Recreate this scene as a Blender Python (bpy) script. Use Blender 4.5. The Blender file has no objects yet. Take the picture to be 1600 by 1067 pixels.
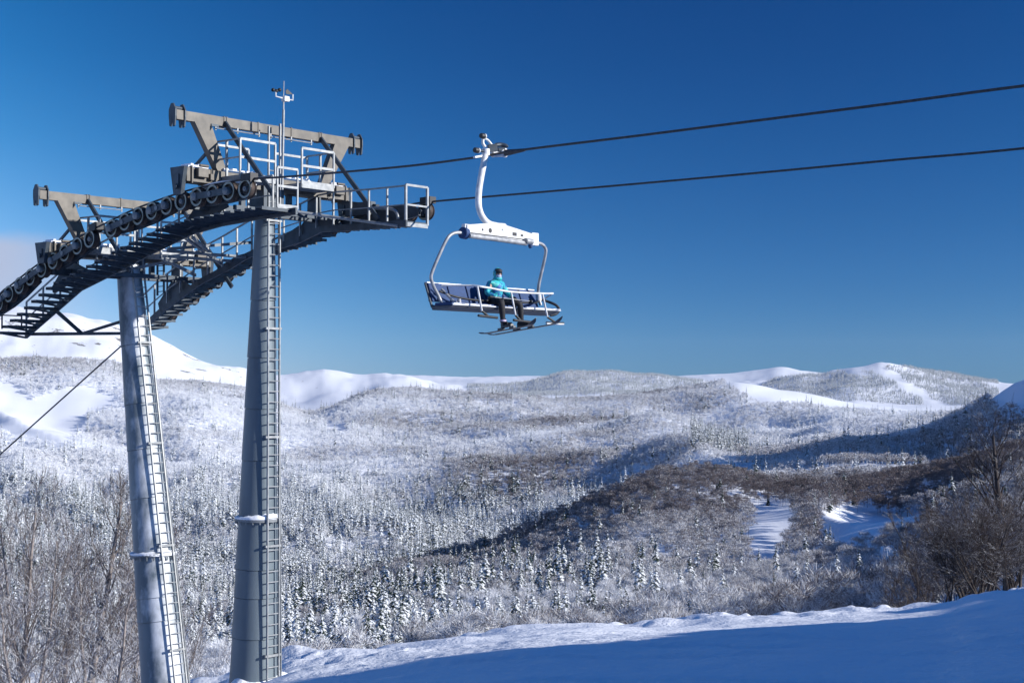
import bpy, math, random
import numpy as np
from mathutils import Vector, Matrix
random.seed(7); rng = np.random.default_rng(11)
scene = bpy.context.scene

# ------------------------------------------------------------------ camera
F = 2500.0; CU, CV = 800.0, 533.5            # focal length and centre, in photograph pixels
HOR = 605.0                                   # horizon row
PITCH = math.atan((HOR - CV) / F)
cam = bpy.data.cameras.new('camera'); camo = bpy.data.objects.new('camera', cam)
scene.collection.objects.link(camo); scene.camera = camo
cam.lens = F * 36 / 1600; cam.sensor_width = 36; cam.clip_start = 0.1; cam.clip_end = 60000
camo.location = (0, 0, 0); camo.rotation_euler = (math.pi / 2 + PITCH, 0, 0)

# ------------------------------------------------------------------ light
SUN_AZ = math.radians(104); SUN_EL = math.radians(20)     # azimuth clockwise from +Y
SH = Vector((math.sin(SUN_AZ), math.cos(SUN_AZ), 0))
sd = bpy.data.lights.new('sun', 'SUN'); so = bpy.data.objects.new('sun', sd)
scene.collection.objects.link(so)
sd.energy = 5.0; sd.angle = math.radians(0.5); sd.color = (1.0, 0.965, 0.92)
so.rotation_euler = (SH * math.cos(SUN_EL) + Vector((0, 0, math.sin(SUN_EL)))).to_track_quat('Z', 'Y').to_euler()
w = bpy.data.worlds.new('World'); scene.world = w; w.use_nodes = True
wn = w.node_tree.nodes; wl = w.node_tree.links
sky = wn.new('ShaderNodeTexSky'); sky.sky_type = 'NISHITA'; sky.sun_disc = False
sky.sun_elevation = SUN_EL; sky.sun_rotation = SUN_AZ
sky.altitude = 1700; sky.air_density = 1.0; sky.dust_density = 0.25; sky.ozone_density = 4.0
# a winter high-pressure sky is darkest a right angle away from the sun: shape the sky by elevation and by that angle
bg = wn['Background']; bg.inputs['Strength'].default_value = 0.088
def wmath(op, a, b=None):
    n = wn.new('ShaderNodeMath'); n.operation = op
    for i, q in enumerate((a, b)):
        if q is None: continue
        if isinstance(q, (int, float)): n.inputs[i].default_value = q
        else: wl.new(q, n.inputs[i])
    return n.outputs[0]
wtc = wn.new('ShaderNodeTexCoord'); wdot = wn.new('ShaderNodeVectorMath'); wdot.operation = 'DOT_PRODUCT'
sunv = SH * math.cos(SUN_EL) + Vector((0, 0, math.sin(SUN_EL)))
wl.new(wtc.outputs['Generated'], wdot.inputs[0]); wdot.inputs[1].default_value = sunv
c2 = wmath('MINIMUM', wmath('MULTIPLY', wdot.outputs['Value'], wdot.outputs['Value']), .235)
wcomb = wn.new('ShaderNodeCombineColor')
for i, k in enumerate((9.6, 4.7, 2.75)): wl.new(wmath('POWER', math.e, wmath('MULTIPLY', c2, k)), wcomb.inputs[i])
wsep = wn.new('ShaderNodeSeparateXYZ'); wl.new(wtc.outputs['Generated'], wsep.inputs[0])
wr = wn.new('ShaderNodeValToRGB'); el = wr.color_ramp.elements
stops = [(0, (0.361, 0.911, 1.930)), (.03, (0.292, 0.856, 1.755)), (.06, (0.224, 0.772, 1.560)), (.1, (0.155, 0.698, 1.394)), (.15, (0.082, 0.623, 1.287)), (.2, (0.043, 0.558, 1.209)), (.25, (0.026, 0.530, 1.180)), (.5, (0.129, 0.781, 1.804)), (1, (0.146, 0.781, 1.804))]
while len(el) < len(stops): el.new(.5)
for e_, (p_, c_) in zip(el, stops): e_.position = p_; e_.color = (c_[0] / 2.2, c_[1] / 2.2, c_[2] / 2.2, 1)
wl.new(wsep.outputs['Z'], wr.inputs[0])
def wmul(a, b):
    n = wn.new('ShaderNodeMix'); n.data_type = 'RGBA'; n.blend_type = 'MULTIPLY'; n.inputs[0].default_value = 1; n.clamp_result = False
    wl.new(a, n.inputs[6]); wl.new(b, n.inputs[7]); return n.outputs[2]
wcol = wmul(wmul(sky.outputs[0], wr.outputs[0]), wcomb.outputs[0])
# low pale cloud bank far off to the left
cn = wn.new('ShaderNodeTexNoise'); cn.inputs['Scale'].default_value = 5; cn.inputs['Detail'].default_value = 5; cn.inputs['Distortion'].default_value = .3
cmp_ = wn.new('ShaderNodeMapping'); cmp_.inputs['Scale'].default_value = (1, 1, 3.0)
wl.new(wtc.outputs['Generated'], cmp_.inputs[0]); wl.new(cmp_.outputs[0], cn.inputs['Vector'])
cs = wn.new('ShaderNodeMapRange'); cs.interpolation_type = 'SMOOTHSTEP'; cs.inputs[1].default_value = -.235; cs.inputs[2].default_value = -.31
wl.new(wsep.outputs['X'], cs.inputs[0])
ztop = wmath('ADD', wmath('MULTIPLY', wmath('SUBTRACT', cn.outputs['Fac'], .5), .05), .085)
cz = wn.new('ShaderNodeMapRange'); cz.interpolation_type = 'SMOOTHSTEP'; cz.inputs[1].default_value = .012; cz.inputs[2].default_value = -.004
wl.new(wmath('SUBTRACT', wsep.outputs['Z'], ztop), cz.inputs[0])
cb = wn.new('ShaderNodeMapRange'); cb.interpolation_type = 'SMOOTHSTEP'; cb.inputs[1].default_value = .02; cb.inputs[2].default_value = .07
wl.new(wsep.outputs['Z'], cb.inputs[0])
cf = wmath('MULTIPLY', wmath('MULTIPLY', cs.outputs[0], cz.outputs[0]), wmath('MULTIPLY', cb.outputs[0], .95))
cm = wn.new('ShaderNodeMix'); cm.data_type = 'RGBA'; wl.new(cf, cm.inputs[0]); wl.new(wcol, cm.inputs[6]); cm.inputs[7].default_value = (4.0, 4.6, 6.2, 1)
wl.new(cm.outputs[2], bg.inputs[0])
scene.view_settings.view_transform = 'Standard'; scene.view_settings.look = 'None'
scene.view_settings.exposure = 0.40; scene.view_settings.gamma = 1.0
scene.view_settings.use_curve_mapping = False
scene.cycles.max_bounces = 5; scene.cycles.transparent_max_bounces = 8

# ------------------------------------------------------------------ frames of reference
def ray(u, v):
    x = (u - CU) / F; y = (CV - v) / F
    cp, sp = math.cos(PITCH), math.sin(PITCH)
    return Vector((x, cp - y * sp, sp + y * cp))
def at(u, v, Y):
    d = ray(u, v); return d * (Y / d.y)
A = math.radians(50)
D = Vector((-math.sin(A), math.cos(A), 0))      # along the ropes, away from the camera and downhill
N = Vector((math.cos(A), math.sin(A), 0))       # across the ropes, away from the camera
C0 = Vector((-0.406, 29.0, 0))
def st(s, t, z): return C0 + D * s + N * t + Vector((0, 0, z))
def onT(u, v, t):
    d = ray(u, v); k = (C0.dot(N) + t) / d.dot(N); return d * k
def onS(u, v, s):
    d = ray(u, v); k = (C0.dot(D) + s) / d.dot(D); return d * k
def S_(p): return (p - C0).dot(D)
def T_(p): return (p - C0).dot(N)
Z = Vector((0, 0, 1))

# ------------------------------------------------------------------ object helpers
WO = {}
def link(o): scene.collection.objects.link(o); return o
def tag(o, label=None, cat=None, group=None, kind=None):
    if label: o['label'] = label
    if cat: o['category'] = cat
    if group: o['group'] = group
    if kind: o['kind'] = kind
    return o
def empty(name, loc):
    o = link(bpy.data.objects.new(name, None)); o.location = loc; o.empty_display_size = .2
    WO[o] = Vector(loc); return o

class MB:
    def __init__(s): s.v = []; s.f = []; s.m = []; s.cur = 0
    def mat(s, i): s.cur = i; return s
    def add(s, vs, fs):
        b = len(s.v); s.v += [Vector(p) for p in vs]
        for f in fs: s.f.append([b + i for i in f]); s.m.append(s.cur)
        return s
    def hexa(s, c):   # 8 corners: bottom ring 0-3, top ring 4-7
        return s.add(c, [(3, 2, 1, 0), (4, 5, 6, 7), (0, 1, 5, 4), (1, 2, 6, 5), (2, 3, 7, 6), (3, 0, 4, 7)])
    def box(s, c, ax, ay, az):   # half-vectors
        c = Vector(c)
        return s.hexa([c - ax - ay - az, c + ax - ay - az, c + ax + ay - az, c - ax + ay - az,
                       c - ax - ay + az, c + ax - ay + az, c + ax + ay + az, c - ax + ay + az])
    def bar(s, p, q, w, h, up=None, w2=None, h2=None):
        p = Vector(p); q = Vector(q); d = (q - p).normalized(); up = Vector(up) if up else Z
        if abs(d.dot(up)) > .98: up = N
        x = d.cross(up).normalized(); y = x.cross(d).normalized()
        w2 = w2 or w; h2 = h2 or h
        a = [p - x * w / 2 - y * h / 2, p + x * w / 2 - y * h / 2, p + x * w / 2 + y * h / 2, p - x * w / 2 + y * h / 2]
        b = [q - x * w2 / 2 - y * h2 / 2, q + x * w2 / 2 - y * h2 / 2, q + x * w2 / 2 + y * h2 / 2, q - x * w2 / 2 + y * h2 / 2]
        return s.hexa(a + b)
    def tube(s, pts, r, n=8, cap=True):
        pts = [Vector(p) for p in pts]; m = len(pts)
        rr = r if isinstance(r, (list, tuple)) else [r] * m
        d0 = (pts[1] - pts[0]).normalized()
        ref = Z if abs(d0.z) < .9 else N
        x = d0.cross(ref).normalized(); vs = []; fs = []
        for i, p in enumerate(pts):
            if i == 0: d = d0
            elif i == m - 1: d = (pts[-1] - pts[-2]).normalized()
            else: d = ((pts[i + 1] - p).normalized() + (p - pts[i - 1]).normalized()).normalized()
            x = (x - d * x.dot(d)).normalized(); y = d.cross(x)
            for k in range(n):
                a = 2 * math.pi * k / n
                vs.append(p + (x * math.cos(a) + y * math.sin(a)) * rr[i])
        for i in range(m - 1):
            for k in range(n):
                k2 = (k + 1) % n
                fs.append((i * n + k, i * n + k2, (i + 1) * n + k2, (i + 1) * n + k))
        if cap: fs.append(tuple(range(n - 1, -1, -1))); fs.append(tuple(range((m - 1) * n, m * n)))
        return s.add(vs, fs)
    def lathe(s, c, ax, prof, n=24, mats=None):   # prof: (along, radius)
        c = Vector(c); ax = Vector(ax).normalized(); ref = Z if abs(ax.z) < .9 else N
        x = ax.cross(ref).normalized(); y = ax.cross(x); b = len(s.v)
        for a, r in prof:
            for k in range(n):
                t = 2 * math.pi * k / n
                s.v.append(c + ax * a + (x * math.cos(t) + y * math.sin(t)) * max(r, 1e-4))
        for i in range(len(prof) - 1):
            mi = mats[i] if mats else s.cur
            for k in range(n):
                k2 = (k + 1) % n
                s.f.append([b + i * n + k, b + (i + 1) * n + k, b + (i + 1) * n + k2, b + i * n + k2]); s.m.append(mi)
        return s
    def prism(s, poly, th):
        th = Vector(th); n = len(poly); P = [Vector(p) for p in poly]
        fs = [tuple(range(n - 1, -1, -1)), tuple(range(n, 2 * n))]
        fs += [(i, (i + 1) % n, n + (i + 1) % n, n + i) for i in range(n)]
        return s.add([p - th / 2 for p in P] + [p + th / 2 for p in P], fs)
    def mesh(s, name, mats, org=Vector((0, 0, 0)), smooth=None, bevel=None):
        me = bpy.data.meshes.new(name)
        me.from_pydata([tuple(p - org) for p in s.v], [], s.f)
        for m in (mats if isinstance(mats, (list, tuple)) else [mats]): me.materials.append(m)
        me.polygons.foreach_set('material_index', s.m)
        if smooth:
            me.polygons.foreach_set('use_smooth', [True] * len(s.f))
            me.set_sharp_from_angle(angle=math.radians(smooth))
        me.update(); return me
    def build(s, name, mats, parent=None, org=None, smooth=None, bevel=None):
        if org is None:
            org = sum(s.v, Vector()) / len(s.v) if parent is None else WO[parent]
        me = s.mesh(name, mats, org, smooth)
        o = link(bpy.data.objects.new(name, me)); WO[o] = Vector(org)
        if parent: o.parent = parent; o.location = WO[o] - WO[parent]
        else: o.location = org
        if bevel:
            b = o.modifiers.new('bevel', 'BEVEL'); b.width = bevel; b.segments = 2; b.limit_method = 'ANGLE'
        return o

def smooth_path(pts, n=6):
    P = [Vector(p) for p in pts]; P = [P[0] * 2 - P[1]] + P + [P[-1] * 2 - P[-2]]; out = []
    for i in range(1, len(P) - 2):
        for k in range(n):
            t = k / n; a, b, c, d = P[i - 1:i + 3]
            out.append(.5 * ((2 * b) + (c - a) * t + (2 * a - 5 * b + 4 * c - d) * t * t + (3 * b - a - 3 * c + d) * t ** 3))
    out.append(P[-2]); return out

# ------------------------------------------------------------------ materials
def newmat(name):
    m = bpy.data.materials.new(name); m.use_nodes = True
    return m, m.node_tree.nodes, m.node_tree.links, m.node_tree.nodes['Principled BSDF']
def ramp(n, stops):
    r = n.new('ShaderNodeValToRGB'); e = r.color_ramp.elements
    while len(e) < len(stops): e.new(0.5)
    for i, (p, c) in enumerate(stops): e[i].position = p; e[i].color = (*c, 1) if len(c) == 3 else c
    return r
def steel(name, c1, c2, scale=3.0, rough=.55, metal=.2, bump=.05, streak=1.0):
    m, n, l, b = newmat(name)
    tc = n.new('ShaderNodeTexCoord'); mp = n.new('ShaderNodeMapping'); mp.inputs['Scale'].default_value = (1, 1, 1 / streak)
    l.new(tc.outputs['Object'], mp.inputs[0])
    t = n.new('ShaderNodeTexNoise'); t.inputs['Scale'].default_value = scale; t.inputs['Detail'].default_value = 6
    l.new(mp.outputs[0], t.inputs['Vector'])
    r = ramp(n, [(.3, c1), (.7, c2)]); l.new(t.outputs['Fac'], r.inputs[0]); l.new(r.outputs[0], b.inputs['Base Color'])
    b.inputs['Roughness'].default_value = rough; b.inputs['Metallic'].default_value = metal
    if bump:
        bp = n.new('ShaderNodeBump'); bp.inputs['Strength'].default_value = bump; l.new(t.outputs['Fac'], bp.inputs['Height']); l.new(bp.outputs[0], b.inputs['Normal'])
    return m
M = {}
M['galv'] = steel('galvanised_steel', (.12, .14, .155), (.23, .245, .255), 4)
M['galv_warm'] = steel('weathered_steel', (.085, .078, .068), (.15, .134, .112), 5)
M['column'] = steel('column_steel', (.095, .125, .15), (.17, .21, .235), 1.5, .5, .2, streak=4)
M['dark_steel'] = steel('dark_steel', (.024, .036, .050), (.062, .080, .098), 5, .5, .2)
M['rail'] = steel('railing_steel', (.20, .215, .225), (.36, .37, .37), 8, .45, .2)
M['rubber'] = steel('sheave_rubber', (.025, .02, .018), (.07, .045, .035), 9, .8, 0)
M['ring'] = steel('sheave_ring', (.20, .23, .19), (.36, .38, .33), 9, .6, .1)
M['rope'] = steel('rope_steel', (.035, .035, .04), (.08, .08, .085), 20, .6, .3)
M['white'] = steel('white_paint', (.50, .51, .52), (.80, .80, .78), 7, .4, 0)
M['tube'] = steel('frame_tube', (.22, .235, .25), (.46, .46, .46), 9, .45, .2)
M['seatblue'] = steel('navy_padding', (.006, .032, .11), (.012, .052, .165), 9, .7, 0, .15)
M['black'] = steel('black_plastic', (.012, .012, .014), (.03, .03, .032), 9, .55, 0)
M['seatshell'] = steel('grey_shell', (.045, .05, .06), (.10, .105, .115), 6, .6, 0)

def snow_mat(name, bump_list, col=(.84, .86, .90), rough=.75):
    m, n, l, b = newmat(name)
    b.inputs['Base Color'].default_value = (*col, 1); b.inputs['Roughness'].default_value = rough
    b.inputs['Specular IOR Level'].default_value = .25
    g = n.new('ShaderNodeNewGeometry'); last = None
    for sc, st_, dist in bump_list:
        t = n.new('ShaderNodeTexNoise'); t.inputs['Scale'].default_value = sc; t.inputs['Detail'].default_value = 7
        l.new(g.outputs['Position'], t.inputs['Vector'])
        bp = n.new('ShaderNodeBump'); bp.inputs['Strength'].default_value = st_; bp.inputs['Distance'].default_value = dist
        l.new(t.outputs['Fac'], bp.inputs['Height'])
        if last: l.new(last, bp.inputs['Normal'])
        last = bp.outputs[0]
    l.new(last, b.inputs['Normal']); return m
M['snow'] = snow_mat('snow', [(.9, .6, .3), (9, .5, .06)])
def add_rock(m):      # rock ribs showing through the snow on steep far slopes
    n = m.node_tree.nodes; l = m.node_tree.links; b = n['Principled BSDF']; g = n.new('ShaderNodeNewGeometry')
    ln = n.new('ShaderNodeVectorMath'); ln.operation = 'LENGTH'; l.new(g.outputs['Position'], ln.inputs[0])
    far = n.new('ShaderNodeMapRange'); far.inputs[1].default_value = 4600; far.inputs[2].default_value = 5200; l.new(ln.outputs['Value'], far.inputs[0])
    t = n.new('ShaderNodeTexNoise'); t.inputs['Scale'].default_value = .011; t.inputs['Detail'].default_value = 9; t.inputs['Roughness'].default_value = .7; l.new(g.outputs['Position'], t.inputs['Vector'])
    sp = n.new('ShaderNodeSeparateXYZ'); l.new(g.outputs['Normal'], sp.inputs[0])
    a = n.new('ShaderNodeMath'); a.operation = 'MULTIPLY_ADD'; l.new(sp.outputs['Z'], a.inputs[0]); a.inputs[1].default_value = -.9; l.new(t.outputs['Fac'], a.inputs[2])
    mr = n.new('ShaderNodeMapRange'); mr.inputs[1].default_value = -.245; mr.inputs[2].default_value = -.20; l.new(a.outputs[0], mr.inputs[0])
    k = n.new('ShaderNodeMath'); k.operation = 'MULTIPLY'; l.new(mr.outputs[0], k.inputs[0]); l.new(far.outputs[0], k.inputs[1])
    mx = n.new('ShaderNodeMix'); mx.data_type = 'RGBA'; l.new(k.outputs[0], mx.inputs[0]); mx.inputs[6].default_value = b.inputs['Base Color'].default_value; mx.inputs[7].default_value = (.17, .16, .15, 1); l.new(mx.outputs[2], b.inputs['Base Color'])
add_rock(M['snow'])
M['snowcap'] = snow_mat('snow_cap', [(9, .3, .05)])

def frosted_column(name, amt):
    m = steel(name, (.095, .125, .15), (.17, .21, .235), 1.5, .5, .2, streak=4); n = m.node_tree.nodes; l = m.node_tree.links; b = n['Principled BSDF']
    g = n.new('ShaderNodeNewGeometry'); dt = n.new('ShaderNodeVectorMath'); dt.operation = 'DOT_PRODUCT'; l.new(g.outputs['Normal'], dt.inputs[0]); dt.inputs[1].default_value = (.45, -.89, 0)
    t = n.new('ShaderNodeTexNoise'); t.inputs['Scale'].default_value = 1.3; t.inputs['Detail'].default_value = 9; t.inputs['Roughness'].default_value = .62
    mp = n.new('ShaderNodeMapping'); mp.inputs['Scale'].default_value = (1.6, 1.6, .8); tc = n.new('ShaderNodeTexCoord'); l.new(tc.outputs['Object'], mp.inputs[0]); l.new(mp.outputs[0], t.inputs['Vector'])
    a = n.new('ShaderNodeMath'); a.operation = 'MULTIPLY_ADD'; l.new(dt.outputs['Value'], a.inputs[0]); a.inputs[1].default_value = .34; l.new(t.outputs['Fac'], a.inputs[2])
    mr = n.new('ShaderNodeMapRange'); mr.inputs[1].default_value = 1.0 - amt; mr.inputs[2].default_value = 1.28 - amt; mr.inputs[4].default_value = .85; l.new(a.outputs[0], mr.inputs[0])
    old = b.inputs['Base Color'].links[0].from_socket; mx = n.new('ShaderNodeMix'); mx.data_type = 'RGBA'; l.new(mr.outputs[0], mx.inputs[0]); l.new(old, mx.inputs[6]); mx.inputs[7].default_value = (.74, .77, .82, 1); l.new(mx.outputs[2], b.inputs['Base Color'])
    return m
M['column1'] = frosted_column('column_steel_dusted', -.08); M['column2'] = frosted_column('column_steel_frosted', .33)
# ------------------------------------------------------------------ terrain
def hash2(ix, iy, seed):
    h = (ix * 374761393 + iy * 668265263 + seed * 1274126177) & 0xffffffff
    h = ((h ^ (h >> 13)) * 1274126177) & 0xffffffff
    return ((h ^ (h >> 16)) & 0xffff) / 65535.0
def vnoise(x, y, seed=0):
    ix = np.floor(x).astype(np.int64); iy = np.floor(y).astype(np.int64); fx = x - ix; fy = y - iy
    fx = fx * fx * (3 - 2 * fx); fy = fy * fy * (3 - 2 * fy)
    a = hash2(ix, iy, seed); b = hash2(ix + 1, iy, seed); c = hash2(ix, iy + 1, seed); d = hash2(ix + 1, iy + 1, seed)
    return (a + (b - a) * fx) * (1 - fy) + (c + (d - c) * fx) * fy - .5
def fbm(x, y, seed=0, o=4):
    s = 0; a = 1.0
    for i in range(o): s = s + a * vnoise(x * 2 ** i, y * 2 ** i, seed + i * 17); a *= .5
    return s
def prof(pairs, sm=16):
    a = np.array(pairs, float); g = np.arange(-700, 3000, 4.0); y = np.interp(g, a[:, 0], a[:, 1])
    k = np.exp(-((np.arange(-12, 13) * 4.0 / sm) ** 2) / 2); k /= k.sum()
    y = np.convolve(np.pad(y, 12, 'edge'), k, 'valid'); return lambda u: np.interp(u, g, y)
EDGE_R = prof([(-300, 36), (200, 39), (300, 43), (440, 52), (820, 70), (1040, 76), (1480, 88), (1600, 92), (2200, 100)])
EDGE_V = prof([(-300, 1200), (150, 1110), (300, 1072), (440, 1040), (600, 1017), (700, 1001), (820, 986), (1040, 977), (1200, 962), (1400, 946), (1480, 936), (1500, 926), (1540, 918), (1600, 907), (1900, 860), (2400, 800)])
ROWS = [
 (110, [(-300, 1300), (200, 1220), (450, 1190), (600, 1180), (1000, 1120), (1200, 1090), (1380, 1040), (1480, 965), (1600, 905), (1900, 850)]),
 (220, [(-300, 1200), (200, 1150), (600, 1110), (1000, 1060), (1200, 1040), (1400, 1000), (1600, 920), (1900, 850)]),
 (450, [(-300, 1100), (0, 1090), (400, 1075), (600, 1052), (800, 1028), (1000, 1003), (1200, 985), (1400, 940), (1600, 850), (1900, 800)]),
 (800, [(-300, 960), (0, 960), (400, 965), (600, 950), (800, 922), (1000, 885), (1200, 862), (1400, 840), (1600, 780), (1900, 740)]),
 (1020, [(-300, 930), (0, 925), (400, 955), (600, 930), (700, 912), (800, 892), (900, 850), (1000, 822), (1100, 806), (1200, 806), (1300, 800), (1400, 790), (1600, 745), (1900, 700)]),
 (1250, [(-300, 905), (0, 915), (400, 945), (500, 932), (600, 902), (700, 874), (800, 842), (860, 815), (920, 785), (1000, 764), (1100, 750), (1160, 765), (1200, 780), (1300, 780), (1400, 768), (1500, 744), (1600, 712), (1900, 680)]),
 (1450, [(-300, 860), (0, 870), (400, 935), (600, 938), (700, 925), (800, 912), (900, 885), (1000, 850), (1100, 800), (1200, 760), (1300, 752), (1400, 748), (1600, 735), (1900, 700)]),
 (1680, [(-300, 830), (0, 840), (400, 875), (600, 890), (800, 876), (900, 850), (1000, 800), (1100, 765), (1170, 747), (1200, 741), (1300, 736), (1400, 731), (1500, 728), (1600, 715), (1900, 690)]),
 (2100, [(-300, 770), (0, 780), (400, 800), (600, 800), (800, 790), (900, 775), (1000, 745), (1100, 735), (1165, 738), (1210, 722), (1260, 706), (1330, 690), (1400, 672), (1480, 652), (1540, 634), (1600, 611), (1900, 540)]),
 (2500, [(-300, 710), (0, 720), (400, 735), (600, 738), (800, 722), (1000, 700), (1090, 700), (1130, 716), (1170, 706), (1260, 712), (1400, 700), (1600, 680), (1900, 660)]),
 (3200, [(-300, 650), (0, 650), (200, 652), (400, 670), (600, 668), (800, 662), (1000, 656), (1090, 655), (1130, 668), (1170, 658), (1300, 668), (1400, 664), (1500, 655), (1600, 640)]),
 (3900, [(-300, 560), (0, 568), (60, 566), (130, 569), (190, 578), (240, 602), (330, 603), (390, 610), (430, 630), (480, 650), (510, 640), (560, 616), (600, 606), (640, 608), (700, 612), (760, 618), (820, 624), (900, 627), (960, 624), (1030, 617), (1080, 608), (1110, 601), (1150, 594), (1250, 606), (1350, 622), (1450, 636), (1600, 645), (1900, 645)]),
 (4600, [(-300, 620), (0, 625), (400, 640), (480, 655), (600, 645), (700, 625), (1000, 632), (1200, 640), (1500, 645), (1900, 645)]),
 (6000, [(-300, 440), (-100, 470), (0, 484), (60, 483), (110, 488), (170, 502), (240, 521), (290, 545), (340, 563), (390, 576), (430, 585), (485, 581), (512, 575), (545, 581), (570, 583), (600, 578), (640, 585), (680, 598), (730, 606), (780, 604), (850, 593), (905, 584), (970, 579), (1030, 583), (1080, 592), (1130, 600), (1190, 600), (1235, 587), (1290, 584), (1335, 574), (1378, 572), (1420, 577), (1480, 587), (1540, 598), (1600, 603), (1900, 590)]),
 (7600, [(-300, 600), (600, 620), (1600, 630)]),
 (11000, [(-300, 560), (600, 590), (660, 588), (720, 590), (800, 589), (860, 590), (1000, 592), (1120, 588), (1160, 586), (1203, 580), (1212, 576), (1240, 578), (1285, 584), (1350, 586), (1440, 590), (1530, 597), (1560, 598), (1600, 602), (1900, 600)]),
 (15000, [(-300, 612), (1900, 612)]),
]
RR = [r for r, _ in ROWS]; RP = [prof(p, 9 if r in (3900, 6000, 11000) else 22) for r, p in ROWS]
TE = math.tan(SUN_EL)
def base_ground(u, r):
    e = EDGE_R(u); ze = -(EDGE_V(u) - HOR) / F * e
    rel = np.clip(r / e, 0, 1)
    return -1.7 + (ze + 1.7) * rel ** 1.2
# unseen snow bank to the right, its crest shaped to shade the near piste
BOUND = [(300, 1110), (440, 1066), (560, 1048), (700, 1030), (850, 1012), (960, 998), (1040, 983), (1110, 992), (1250, 984), (1400, 963), (1470, 944), (1500, 932)]
CREST = []
for ub, vb in BOUND:
    rs = np.linspace(8, float(EDGE_R(ub)), 400); zz = base_ground(np.full(400, float(ub)), rs)
    vv = HOR - zz / rs * F; k = int(np.argmin(np.abs(vv - vb))); th = math.atan((ub - CU) / F)
    g = Vector((rs[k] * math.sin(th), rs[k] * math.cos(th), zz[k]))
    kk = 32.0 if ub < 900 else 32 - (ub - 900) * .012
    CREST.append(g + SH * kk + Z * (kk * TE + (.85 if ub < 950 else .45)))
gl = CREST[-1]
CREST = [CREST[0] + Vector((8, -70, 4))] + [CREST[0] + Vector((2, -18, 1))] + CREST + [gl + Vector((6, 8, 1.2)), gl + Vector((16, 22, 0)), gl + Vector((40, 60, -6))]
def crest_h(x, y):
    best = np.full(np.shape(x), -1e3)
    for a, b in zip(CREST[:-1], CREST[1:]):
        dx, dy = b.x - a.x, b.y - a.y; L2 = dx * dx + dy * dy
        t = np.clip(((x - a.x) * dx + (y - a.y) * dy) / L2, 0, 1)
        d = np.hypot(x - a.x - dx * t, y - a.y - dy * t)
        best = np.maximum(best, a.z + (b.z - a.z) * t - .8 * np.sqrt(d * d + .5))
    return best
def height(x, y):
    x = np.asarray(x, float); y = np.asarray(y, float)
    r = np.hypot(x, y); th = np.clip(np.arctan2(x, y), -.75, .75)
    u = np.clip(CU + F * np.tan(th), -300, 2600)
    wob = 1 + .03 * fbm(x / 260 + 3, y / 260, 5, 3) * np.clip((r - 300) / 600, 0, 1)
    rw = r * wob
    e = EDGE_R(u); ze = -(EDGE_V(u) - HOR) / F * e
    zr = [np.full(r.shape, 0.) + ze] + [-(p(u) - HOR) / F * rk for rk, p in zip(RR, RP)]
    z = base_ground(u, r)
    lo_r = e; lo_z = zr[0]
    for k, rk in enumerate(RR):
        hi_z = zr[k + 1]; t = np.clip((rw - lo_r) / (rk - lo_r), 0, 1)
        if k == 0: t2 = t
        else: t2 = t * .55 + .45 * t * t * (3 - 2 * t)
        seg = lo_z + (hi_z - lo_z) * t2
        z = np.where(rw > lo_r, seg, z)
        lo_r = rk; lo_z = hi_z
    z = np.where(rw > RR[-1], lo_z, z)
    far = np.clip((r - 250) / 900, 0, 1)
    z = z + far * (fbm(x / 230, y / 230, 1, 4) * 13 + fbm(x / 900, y / 900, 9, 3) * np.clip((r - 1400) / 4000, 0, 1) * 40)
    win = np.clip((r - 1350) / 450, 0, 1) * np.clip((3800 - r) / 500, 0, 1)
    q = fbm(th * 2600 / 330 + r / 1500, r / 1100, 123, 3); z = z + win * (34 * (.45 - np.abs(q) * 2.2) + 16 * fbm(x / 120, y / 120, 140, 2))
    win = np.clip((r - 480) / 200, 0, 1) * np.clip((1250 - r) / 150, 0, 1)
    q = fbm(th * 900 / 110 + 5, r / 330, 125, 3); z = z + win * 11 * (.4 - np.abs(q) * 2.2)
    fm = np.clip((r - 4700) / 600, 0, 1) * (r < 9500); q = fbm(x / 420, y / 700, 131, 4); z = z + fm * (13 * (.35 - np.abs(q) * 1.8) + 9 * fbm(x / 90, y / 130, 133, 3))
    # unseen mountain added on the right to put the dark ridge in shade
    z = z + 262 * np.exp(-(((x - 1340) / 245) ** 2 + ((y - 1790) / 400) ** 2) / 2)
    # unseen near bank
    ch = crest_h(x, y); k = .35
    m = np.maximum(z, ch); z2 = m + k * np.log(np.exp((z - m) / k) + np.exp((ch - m) / k)) - 0.0
    near = np.clip((260 - r) / 60, 0, 1)
    z = z * (1 - near) + np.where(ch > z - 8, z2, z) * near
    # piste surface: wind crust, lumps, ski marks
    nr = np.clip((130 - r) / 30, 0, 1)
    rough = np.clip((r - (e - 30)) / 22, 0.12, 1) * (r < e + 5)
    z = z + nr * (.25 * fbm(x / 9, y / 9, 21, 3) + rough * (.36 * fbm(x / 2.6, y / 1.5, 31, 3) +   .80 * np.maximum(fbm(x / 3.0 + 9, y / 2.2, 41, 3) - .05, 0)))
    pile = np.exp(-((r - e + 2.5) / 1.6) ** 2) * np.clip((u - 780) / 200, 0, 1)
    z = z + pile * .65 * np.maximum(fbm(x / 1.1, y / 1.1, 77, 3) + .15, 0) * nr
    a = x * .35 + y * 1.0
    z = z + nr * (.05 * fbm(x / 1.6, y / 4.0, 51, 2) + .014 * np.sin(a * 9) * (fbm(x / 6, y / 6, 3, 2) > -.05))
    for k in range(16):          # curving ski tracks, pairs of shallow grooves
        ca = .5 + .11 * k; off = -26 + k * 6.1; d = x * math.cos(ca) + y * math.sin(ca) - off - 26 - 2.2 * np.sin((x * math.sin(ca) - y * math.cos(ca)) / (7 + k % 5) + k)
        for e_ in (0, .55): z = z - nr * .09 * np.exp(-((d - e_) / .13) ** 2) * (r < e)
    return z
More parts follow.
